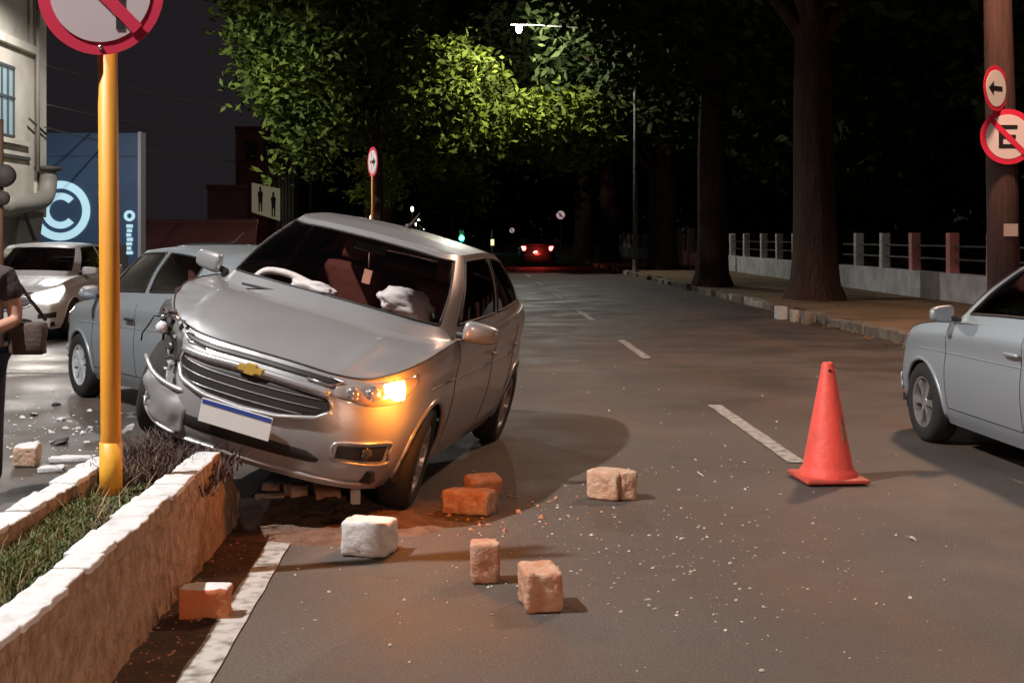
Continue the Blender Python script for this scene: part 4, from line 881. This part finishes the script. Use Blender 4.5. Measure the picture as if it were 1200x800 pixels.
# the park behind the wall, a dark mass of trees
def wood(nm, n, xr, yr, zr, size, m, label, seed):
    r = np.random.default_rng(seed); cen = np.stack([r.uniform(*xr, n), r.uniform(*yr, n), zr[0]+(zr[1]-zr[0])*r.random(n)**.8], 1); a = r.normal(size=(n, 3)); a /= np.linalg.norm(a, axis=1)[:, None]; b = np.cross(a, r.normal(size=(n, 3))); b /= np.linalg.norm(b, axis=1)[:, None]
    s_ = size*r.uniform(.5, 1.4, (n, 1)); V = np.stack([cen-a*s_, cen+b*s_*.6, cen+a*s_, cen-b*s_*.6], 1).reshape(-1, 3)
    me = bpy.data.meshes.new(nm); me.vertices.add(n*4); me.vertices.foreach_set('co', V.ravel()); me.loops.add(n*4); me.loops.foreach_set('vertex_index', np.arange(n*4)); me.polygons.add(n); me.polygons.foreach_set('loop_start', np.arange(n)*4); me.update(calc_edges=True)
    return tag(stuff(link(nm, me, m)), label, 'trees')
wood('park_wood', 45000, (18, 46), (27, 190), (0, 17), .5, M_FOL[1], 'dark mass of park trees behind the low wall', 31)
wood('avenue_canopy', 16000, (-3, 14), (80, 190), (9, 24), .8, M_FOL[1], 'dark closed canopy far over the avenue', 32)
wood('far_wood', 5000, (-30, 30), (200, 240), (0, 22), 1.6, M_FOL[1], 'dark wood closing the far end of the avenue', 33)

# ---------------------------------------------------------------- buildings on the left
M_BWHITE = mat('pale_wall', (.66, .61, .53), .85, col2=(.52, .47, .4), nscale=1.2, bump=.2, bscale=30); M_BGREY = mat('grey_plinth', (.34, .32, .29), .85, col2=(.27, .25, .23), nscale=1.5); M_TRIM = mat('dark_trim', (.06, .05, .045), .7); M_PIPE = mat('grey_pipe', (.24, .22, .19), .6)
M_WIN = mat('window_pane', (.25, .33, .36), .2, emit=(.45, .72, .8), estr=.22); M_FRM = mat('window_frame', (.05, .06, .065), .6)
XB = -11.0
t = thing('pale_building', 'pale two storey building with barred window and grey ground floor', 'building', (XB, 27, .12))
box('wall', -8, 0, -11, 6.0, 1.95, 9, M_BWHITE, t); box('plinth', -8, -.05, -11, 5.95, 0, 1.95, M_BGREY, t); box('corner_pilaster', -.12, .07, 5.35, 6.08, 1.9, 9, M_BWHITE, t)
box('cornice', -.05, .16, -11, 5.3, 5.95, 6.15, M_BWHITE, t, .01); box('sill_band', -.05, .10, .5, 4.75, 3.62, 3.74, M_BWHITE, t); box('sill_shadow_board', -.03, .07, .7, 4.9, 3.28, 3.36, M_TRIM, t); box('floor_band', -.05, .12, -11, 5.9, 1.88, 2.02, M_BWHITE, t)
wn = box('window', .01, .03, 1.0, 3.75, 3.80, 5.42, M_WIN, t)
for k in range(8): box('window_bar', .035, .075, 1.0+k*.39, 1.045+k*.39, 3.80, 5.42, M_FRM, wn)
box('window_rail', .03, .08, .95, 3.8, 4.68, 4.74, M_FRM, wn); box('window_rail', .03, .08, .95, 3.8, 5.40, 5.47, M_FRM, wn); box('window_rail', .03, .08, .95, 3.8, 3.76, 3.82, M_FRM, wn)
tube_o('down_pipe', [(.16, 5.15, 9), (.16, 5.15, 3.0)], .06, M_PIPE, t, 8); tube_o('down_pipe', [(.14, 4.6, 4.3), (.14, 5.9, 4.0)], .03, M_TRIM, t, 6)
tube_o('duct', cr(np.array([(.3, 5.5, 3.1), (.3, 5.5, 2.7), (.3, 5.2, 2.35), (.3, 4.2, 2.2), (.3, 2.4, 2.1)]), 6), .22, M_PIPE, t, 14); lathe_o('duct_collar', [(.24, 3.05), (.34, 3.08), (.34, 3.16), (.0005, 3.2)], M_TRIM, t, 16, 'z', (.3, 5.5, 0)); prism('bracket', [(3.6, 2.0), (4.9, 2.0), (4.6, 1.3), (4.35, 1.3)], .1, M_TRIM, t, 'yz', .3)
# blue sign building
t = thing('blue_building', 'blue fronted shop with glowing round letter C emblem', 'building', (-11.6, 37, .12)); M_BLUE = mat('blue_front', (.05, .10, .20), .5, col2=(.045, .09, .18), nscale=1.5); M_GLOW = emis('sign_glow', (.55, .86, 1), .5)
Yb = 37; P = lambda u, v: (at(u, v, Yb)[0]+11.6, at(u, v, Yb)[2]-.12)
x1, z1 = P(162, 156); box('front', -4, x1, 0, .5, 0, z1, M_BLUE, t); box('edge_trim', x1+.002, x1+.09, -.06, .5, 0, z1+.03, mat('pale_trim', (.4, .4, .45), .5), t); box('panel_joint', -4, x1, -.012, -.002, P(0, 184)[1], P(0, 184)[1]+.04, mat('joint_dark', (.04, .06, .11), .6), t)
box('base_dark', -4, x1-.3, -.03, -.002, 0, P(0, 287)[1], M_TRIM, t)
def ring(nm, cx_, cz_, r0, r1, a0, a1, m, par, y=-.05, n=40):
    v = []; 
    for k in range(n+1):
        a = a0+(a1-a0)*k/n
        for r_, yy in ((r0, y), (r1, y), (r1, y+.045), (r0, y+.045)): v.append((cx_+r_*math.cos(a), yy, cz_+r_*math.sin(a)))
    f = [(4*k+q, 4*k+(q+1) % 4, 4*k+4+(q+1) % 4, 4*k+4+q) for k in range(n) for q in range(4)]+[(0, 1, 2, 3), (4*n+3, 4*n+2, 4*n+1, 4*n)]
    bm = bmesh.new(); vv = [bm.verts.new(p) for p in v]
    for q in f: bm.faces.new([vv[i] for i in q])
    bmesh.ops.remove_doubles(bm, verts=bm.verts, dist=1e-4); bmesh.ops.recalc_face_normals(bm, faces=bm.faces); return from_bm(nm, bm, m, par)
sxy = P(71, 247); k_ = Yb/FPX
ring('emblem_ring', sxy[0], sxy[1], 26*k_, 35*k_, 0, 2*PI, M_GLOW, t); ring('emblem_letter', sxy[0], sxy[1], 13*k_, 21*k_, math.radians(42), math.radians(318), M_GLOW, t)
q = P(152, 253); ring('lettering_ring', q[0], q[1], 3*k_, 6.5*k_, 0, 2*PI, M_GLOW, t, n=20)
for i in range(7):
    a = P(148.5+(i % 2)*.6, 263+i*5.2); b = P(156-(i % 3)*1.0, 263+i*5.2+3.9); box('lettering', a[0], b[0], -.05, -.01, b[1], a[1], M_GLOW, t)
ld = bpy.data.lights.new('sign_light', 'AREA'); ld.energy = 6; ld.color = (.6, .85, 1); ld.size = 1.6; lo = bpy.data.objects.new('sign_light', ld); C.objects.link(lo); lo.parent = t; lo.location = (sxy[0]+.4, -.5, sxy[1]); lo.rotation_euler = (PI/2+PI, 0, 0)
# dim red brick buildings farther along
M_RED = mat('dim_red_wall', (.34, .12, .10), .9, col2=(.25, .09, .08), nscale=1.0, bump=.2, bscale=20); M_REDL = mat('red_wall_panel', (.48, .18, .18), .85, col2=(.4, .15, .15), nscale=1.2)
def facade(name, label, u0, u1, v0, Y, depth, m, extra=None):
    a = at(u0, v0, Y); b = at(u1, v0, Y); t = thing(name, label, 'building', ((a[0]+b[0])/2, Y, .12)); hw = (b[0]-a[0])/2
    box('wall', -hw, hw, 0, depth, 0, a[2]-.12, m, t); box('parapet', -hw-.05, hw+.05, -.06, depth, a[2]-.12, a[2]+.05, m, t); return t, hw, a[2]-.12
t, hw, zt = facade('red_building', 'dim dark red building behind the silhouette board', 276, 326, 152, 66, 8, M_RED)
for k in range(2): wn = box('window', -hw+.5+k*1.0, -hw+1.1+k*1.0, -.03, .01, zt-1.6, zt-.6, M_TRIM, t)
t, hw, zt = facade('low_red_building', 'low building with plain reddish front panel beside the blue shop', 243, 290, 221, 58, 6, M_REDL); box('door', -.4, .4, -.04, .01, 0, 1.9, M_TRIM, t)
t, hw, zt = facade('boundary_wall', 'long low reddish boundary wall behind the waiting cars', 160, 300, 262, 50, .3, M_RED); t['category'] = 'wall'
# board with two dark figures
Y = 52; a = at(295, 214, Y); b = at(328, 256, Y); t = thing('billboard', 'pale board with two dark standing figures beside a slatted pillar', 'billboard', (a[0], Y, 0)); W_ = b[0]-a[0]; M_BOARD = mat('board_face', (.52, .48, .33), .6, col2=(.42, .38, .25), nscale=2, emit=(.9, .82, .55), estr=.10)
o = prism('panel', [(0, b[2]+.25), (W_, b[2]-.1), (W_, a[2]-.25), (0, a[2])], .08, M_BOARD, t, 'xz', 0)
for fx, fz in ((.35, b[2]+.28), (.88, b[2]+.06)):
    s_ = 1.0; prism('figure', [(fx-.07, fz), (fx-.02, fz), (fx-.01, fz+.35), (fx+.02, fz+.35), (fx+.03, fz), (fx+.08, fz), (fx+.09, fz+.55), (fx+.11, fz+.75), (fx+.03, fz+.85), (fx+.05, fz+.93), (fx+.02, fz+1.02), (fx-.03, fz+1.02), (fx-.05, fz+.93), (fx-.03, fz+.85), (fx-.11, fz+.75), (fx-.08, fz+.55)], .01, M_TRIM, t, 'xz', -.02)
for x_ in (.1, W_-.1): tube_o('leg', [(x_, .06, 0), (x_, .06, b[2]+.1)], .05, M_POST, t, 6)
a = at(326, 192, 52.5); b = at(344, 256, 52.5); t = thing('slatted_pillar', 'pale slatted pillar standing next to the figure board', 'pillar', ((a[0]+b[0])/2, 52.5, 0)); hw = (b[0]-a[0])/2; M_SLAT = mat('slat', (.22, .2, .16), .7, col2=(.16, .14, .11), nscale=4)
box('core', -hw+.05, hw-.05, .05, .5, 0, a[2]-.3, M_TRIM, t)
for k in range(5): box('slat', -hw+k*hw*.44, -hw+k*hw*.44+hw*.26, -.02, .05, 0, a[2]-(.0 if k == 0 else .28), M_SLAT, t)
# wooden service pole with cross arm and wires
Y = 60; x = (364-550)/FPX*Y; t = thing('service_pole', 'thin wooden service pole with cross wires beside the slatted pillar', 'utility pole', (x, Y, 0)); M_DP = mat('grey_timber', (.15, .13, .115), .85)
tube_o('post', [(0, 0, 0), (0, 0, at(0, 186, Y)[2])], .07, M_DP, t, 8); zz = at(0, 216, Y)[2]; tube_o('cross_arm', [(-.9, 0, zz+.1), (.0, -.06, zz), (.9, 0, zz-.55)], .03, M_DP, t, 6); tube_o('stay', [(.35, 0, zz+.35), (.8, 0, zz-.1)], .02, M_DP, t, 6); tube_o('stay', [(.5, 0, zz+.6), (1.0, 0, zz+1.2)], .02, M_DP, t, 6)
M_CABLE = mat('cable', (.05, .045, .045), .6)
for i, (p, q, lab) in enumerate((((-10.85, 32.9, 5.9), (-8.2, 58, 7.2), 'upper black cable running off the pale building corner'), ((-10.85, 32.9, 4.9), (-8.6, 58, 6.2), 'middle black cable running off the pale building corner'), ((-10.85, 32.7, 4.3), (-8.8, 58, 4.9), 'lowest black cable running off the pale building corner'))):
    pts = [tuple(np.array(p)*(1-s)+np.array(q)*s-np.array([0, 0, .9*4*s*(1-s)*.35])) for s in np.linspace(0, 1, 16)]; tag(tube_o('cable', pts, .018, M_CABLE, None, 5), lab, 'cable', 'overhead cables')
pts = [tuple(np.array((-10.8, 27.2, 7.8))*(1-s)+np.array((-9.0, 24, 8.6))*s-np.array([0, 0, .3*s*(1-s)])) for s in np.linspace(0, 1, 10)]; tag(tube_o('cable', pts, .03, M_CABLE, None, 5), 'thick black cable crossing the pale facade near its top', 'cable', 'overhead cables')
# brown post with round box at the edge
Y = 16; x = (-3-550)/FPX*Y; t = thing('brown_post', 'brown post with round bell box before the grey plinth', 'post', (x, Y, 0)); M_BR = mat('brown_post', (.20, .11, .075), .7, col2=(.14, .08, .055), nscale=4)
tube_o('post', [(0, 0, 0), (0, 0, 3)], .075, M_BR, t, 10); zc = at(0, 206, Y)[2]; lathe_o('round_box', [(.0005, -.1), (.13, -.09), (.15, 0), (.13, .08), (.0005, .09)], M_TRIM, t, 18, 'y', (.10, -.05, zc)); lathe_o('round_box', [(.0005, -.08), (.09, -.07), (.10, 0), (.0005, .07)], M_TRIM, t, 14, 'y', (.08, -.05, zc-.28))

# ---------------------------------------------------------------- bystander at the left edge
M_SKIN = mat('skin', (.50, .28, .20), .55, col2=(.45, .24, .17), nscale=6); M_SHIRT = mat('dark_shirt', (.045, .035, .036), .9, bump=.4, bscale=30, bdist=.02); M_JEANS = mat('navy_trousers', (.022, .024, .045), .9, col2=(.03, .032, .058), nscale=5, bump=.5, bscale=22, bdist=.03); M_HAIR = mat('dark_hair', (.02, .014, .011), .6); M_BAG = mat('brown_bag', (.07, .04, .033), .7, col2=(.05, .03, .025), nscale=7, bump=.3, bscale=40)
def skin(nm, pts, edges, rad, m, par, root=0, sub=2):
    me = bpy.data.meshes.new(nm); me.from_pydata([tuple(p) for p in pts], edges, []); o = link(nm, me, m, par)
    md = o.modifiers.new('skin', 'SKIN'); md.use_smooth_shade = True
    for i, r in enumerate(rad): me.skin_vertices[0].data[i].radius = r if hasattr(r, '__len__') else (r, r)
    me.skin_vertices[0].data[root].use_root = True; s = o.modifiers.new('sub', 'SUBSURF'); s.levels = s.render_levels = sub; return o
ps = ground(-31, 590); per = thing('person', 'bystander in dark top and navy trousers with brown shoulder bag', 'person', (ps[0], ps[1], 0))
# body in local axes: x right in the picture, y away
bpts = [(0, 0, .92), (0, .01, 1.06), (0, .01, 1.20), (0, .02, 1.33), (0, .01, 1.41), (0, -.01, 1.47), (0, -.02, 1.54), (0, -.02, 1.60),
        (.17, .02, 1.31), (.225, .03, 1.16), (.235, .02, 1.06), (.17, -.14, 1.02), (.07, -.20, 1.00), (.0, -.22, 1.0),
        (-.17, .02, 1.31), (-.23, .03, 1.07), (-.17, -.12, .92), (-.12, -.2, .9),
        (.085, 0, .88), (.095, -.01, .50), (.09, .02, .09), (.105, -.10, .04), (-.085, 0, .88), (-.095, .05, .50), (-.09, .10, .09), (-.105, -.02, .04)]
bed = [(0, 1), (1, 2), (2, 3), (3, 4), (4, 5), (5, 6), (6, 7), (3, 8), (8, 9), (9, 10), (10, 11), (11, 12), (12, 13), (3, 14), (14, 15), (15, 16), (16, 17), (0, 18), (18, 19), (19, 20), (20, 21), (0, 22), (22, 23), (23, 24), (24, 25)]
brd = [(.15, .11), (.13, .10), (.14, .11), (.12, .09), (.055, .055), (.05, .05), (.075, .09), (.06, .075), (.06, .06), (.05, .05), (.043, .043), (.036, .036), (.028, .028), (.03, .018), (.06, .06), (.045, .045), (.035, .035), (.03, .02), (.095, .095), (.066, .066), (.042, .042), (.04, .03), (.095, .095), (.066, .066), (.042, .042), (.04, .03)]
skin('body', bpts, bed, brd, M_SKIN, per)
skin('shirt', [(0, 0, .90), (0, .01, 1.06), (0, .01, 1.2), (0, .02, 1.34), (0, .01, 1.40), (.175, .02, 1.315), (.228, .03, 1.17), (-.175, .02, 1.315), (-.228, .03, 1.17)], [(0, 1), (1, 2), (2, 3), (3, 4), (3, 5), (5, 6), (3, 7), (7, 8)], [(.172, .13), (.15, .12), (.158, .128), (.135, .105), (.07, .07), (.078, .078), (.070, .070), (.078, .078), (.07, .07)], M_SHIRT, per)
skin('trousers', [(0, 0, .95), (.088, 0, .84), (.098, -.01, .5), (.093, .02, .10), (-.088, 0, .84), (-.098, .05, .5), (-.093, .10, .10)], [(0, 1), (1, 2), (2, 3), (0, 4), (4, 5), (5, 6)], [(.165, .125), (.108, .112), (.083, .083), (.066, .066), (.108, .112), (.083, .083), (.066, .066)], M_JEANS, per)
for sx_, sy_s in ((.1, -.04), (-.1, .04)): lump('shoe', (sx_, sy_s, .05), (.048, .13, .045), mat('shoe', (.06, .03, .028), .6), per, 2, .05)
lump('hair', (0, .02, 1.585), (.092, .105, .10), M_HAIR, per, 4, .06)
for k in range(5):
    a = (.0-.018*k+.02, -.22, .985+.0*k); tube_o('finger', [a, (a[0]-.03, a[1]-.02, a[2]-.015), (a[0]-.05, a[1]+.0, a[2]-.03)], [.009, .008, .006], M_SKIN, per, 6)
for sx_ in (.03, -.03): lump('eye', (sx_, -.108, 1.575), (.012, .008, .008), mat('eye', (.1, .08, .07), .3), per, 1, 0)
lump('nose', (0, -.118, 1.55), (.013, .016, .022), M_SKIN, per, 1, .02); lump('mouth', (0, -.105, 1.515), (.025, .008, .008), mat('lips', (.35, .13, .11), .5), per, 1, .02)
bg_ = thing('shoulder_bag', 'brown shoulder bag hanging at the bystander arm', 'bag', (ps[0]+.30, ps[1]+.06, .84))
bm = bmesh.new(); bbox(bm, -.12, .10, -.05, .05, .02, .21, .03)
bmesh.ops.subdivide_edges(bm, edges=bm.edges, cuts=2, use_grid_fill=True)
for v in bm.verts: v.co.x += .05*(v.co.z-.12)*(-1)+.012*noise.noise(v.co*9); v.co.y += .015*noise.noise(v.co*8)
from_bm('pouch', bm, M_BAG, bg_, True); tube_o('strap', [(-.11, 0, .22), (-.10, -.02, .42), (-.12, -.02, .52), (-.06, .03, .42), (.10, 0, .22)], .011, M_BAG, bg_, 6)
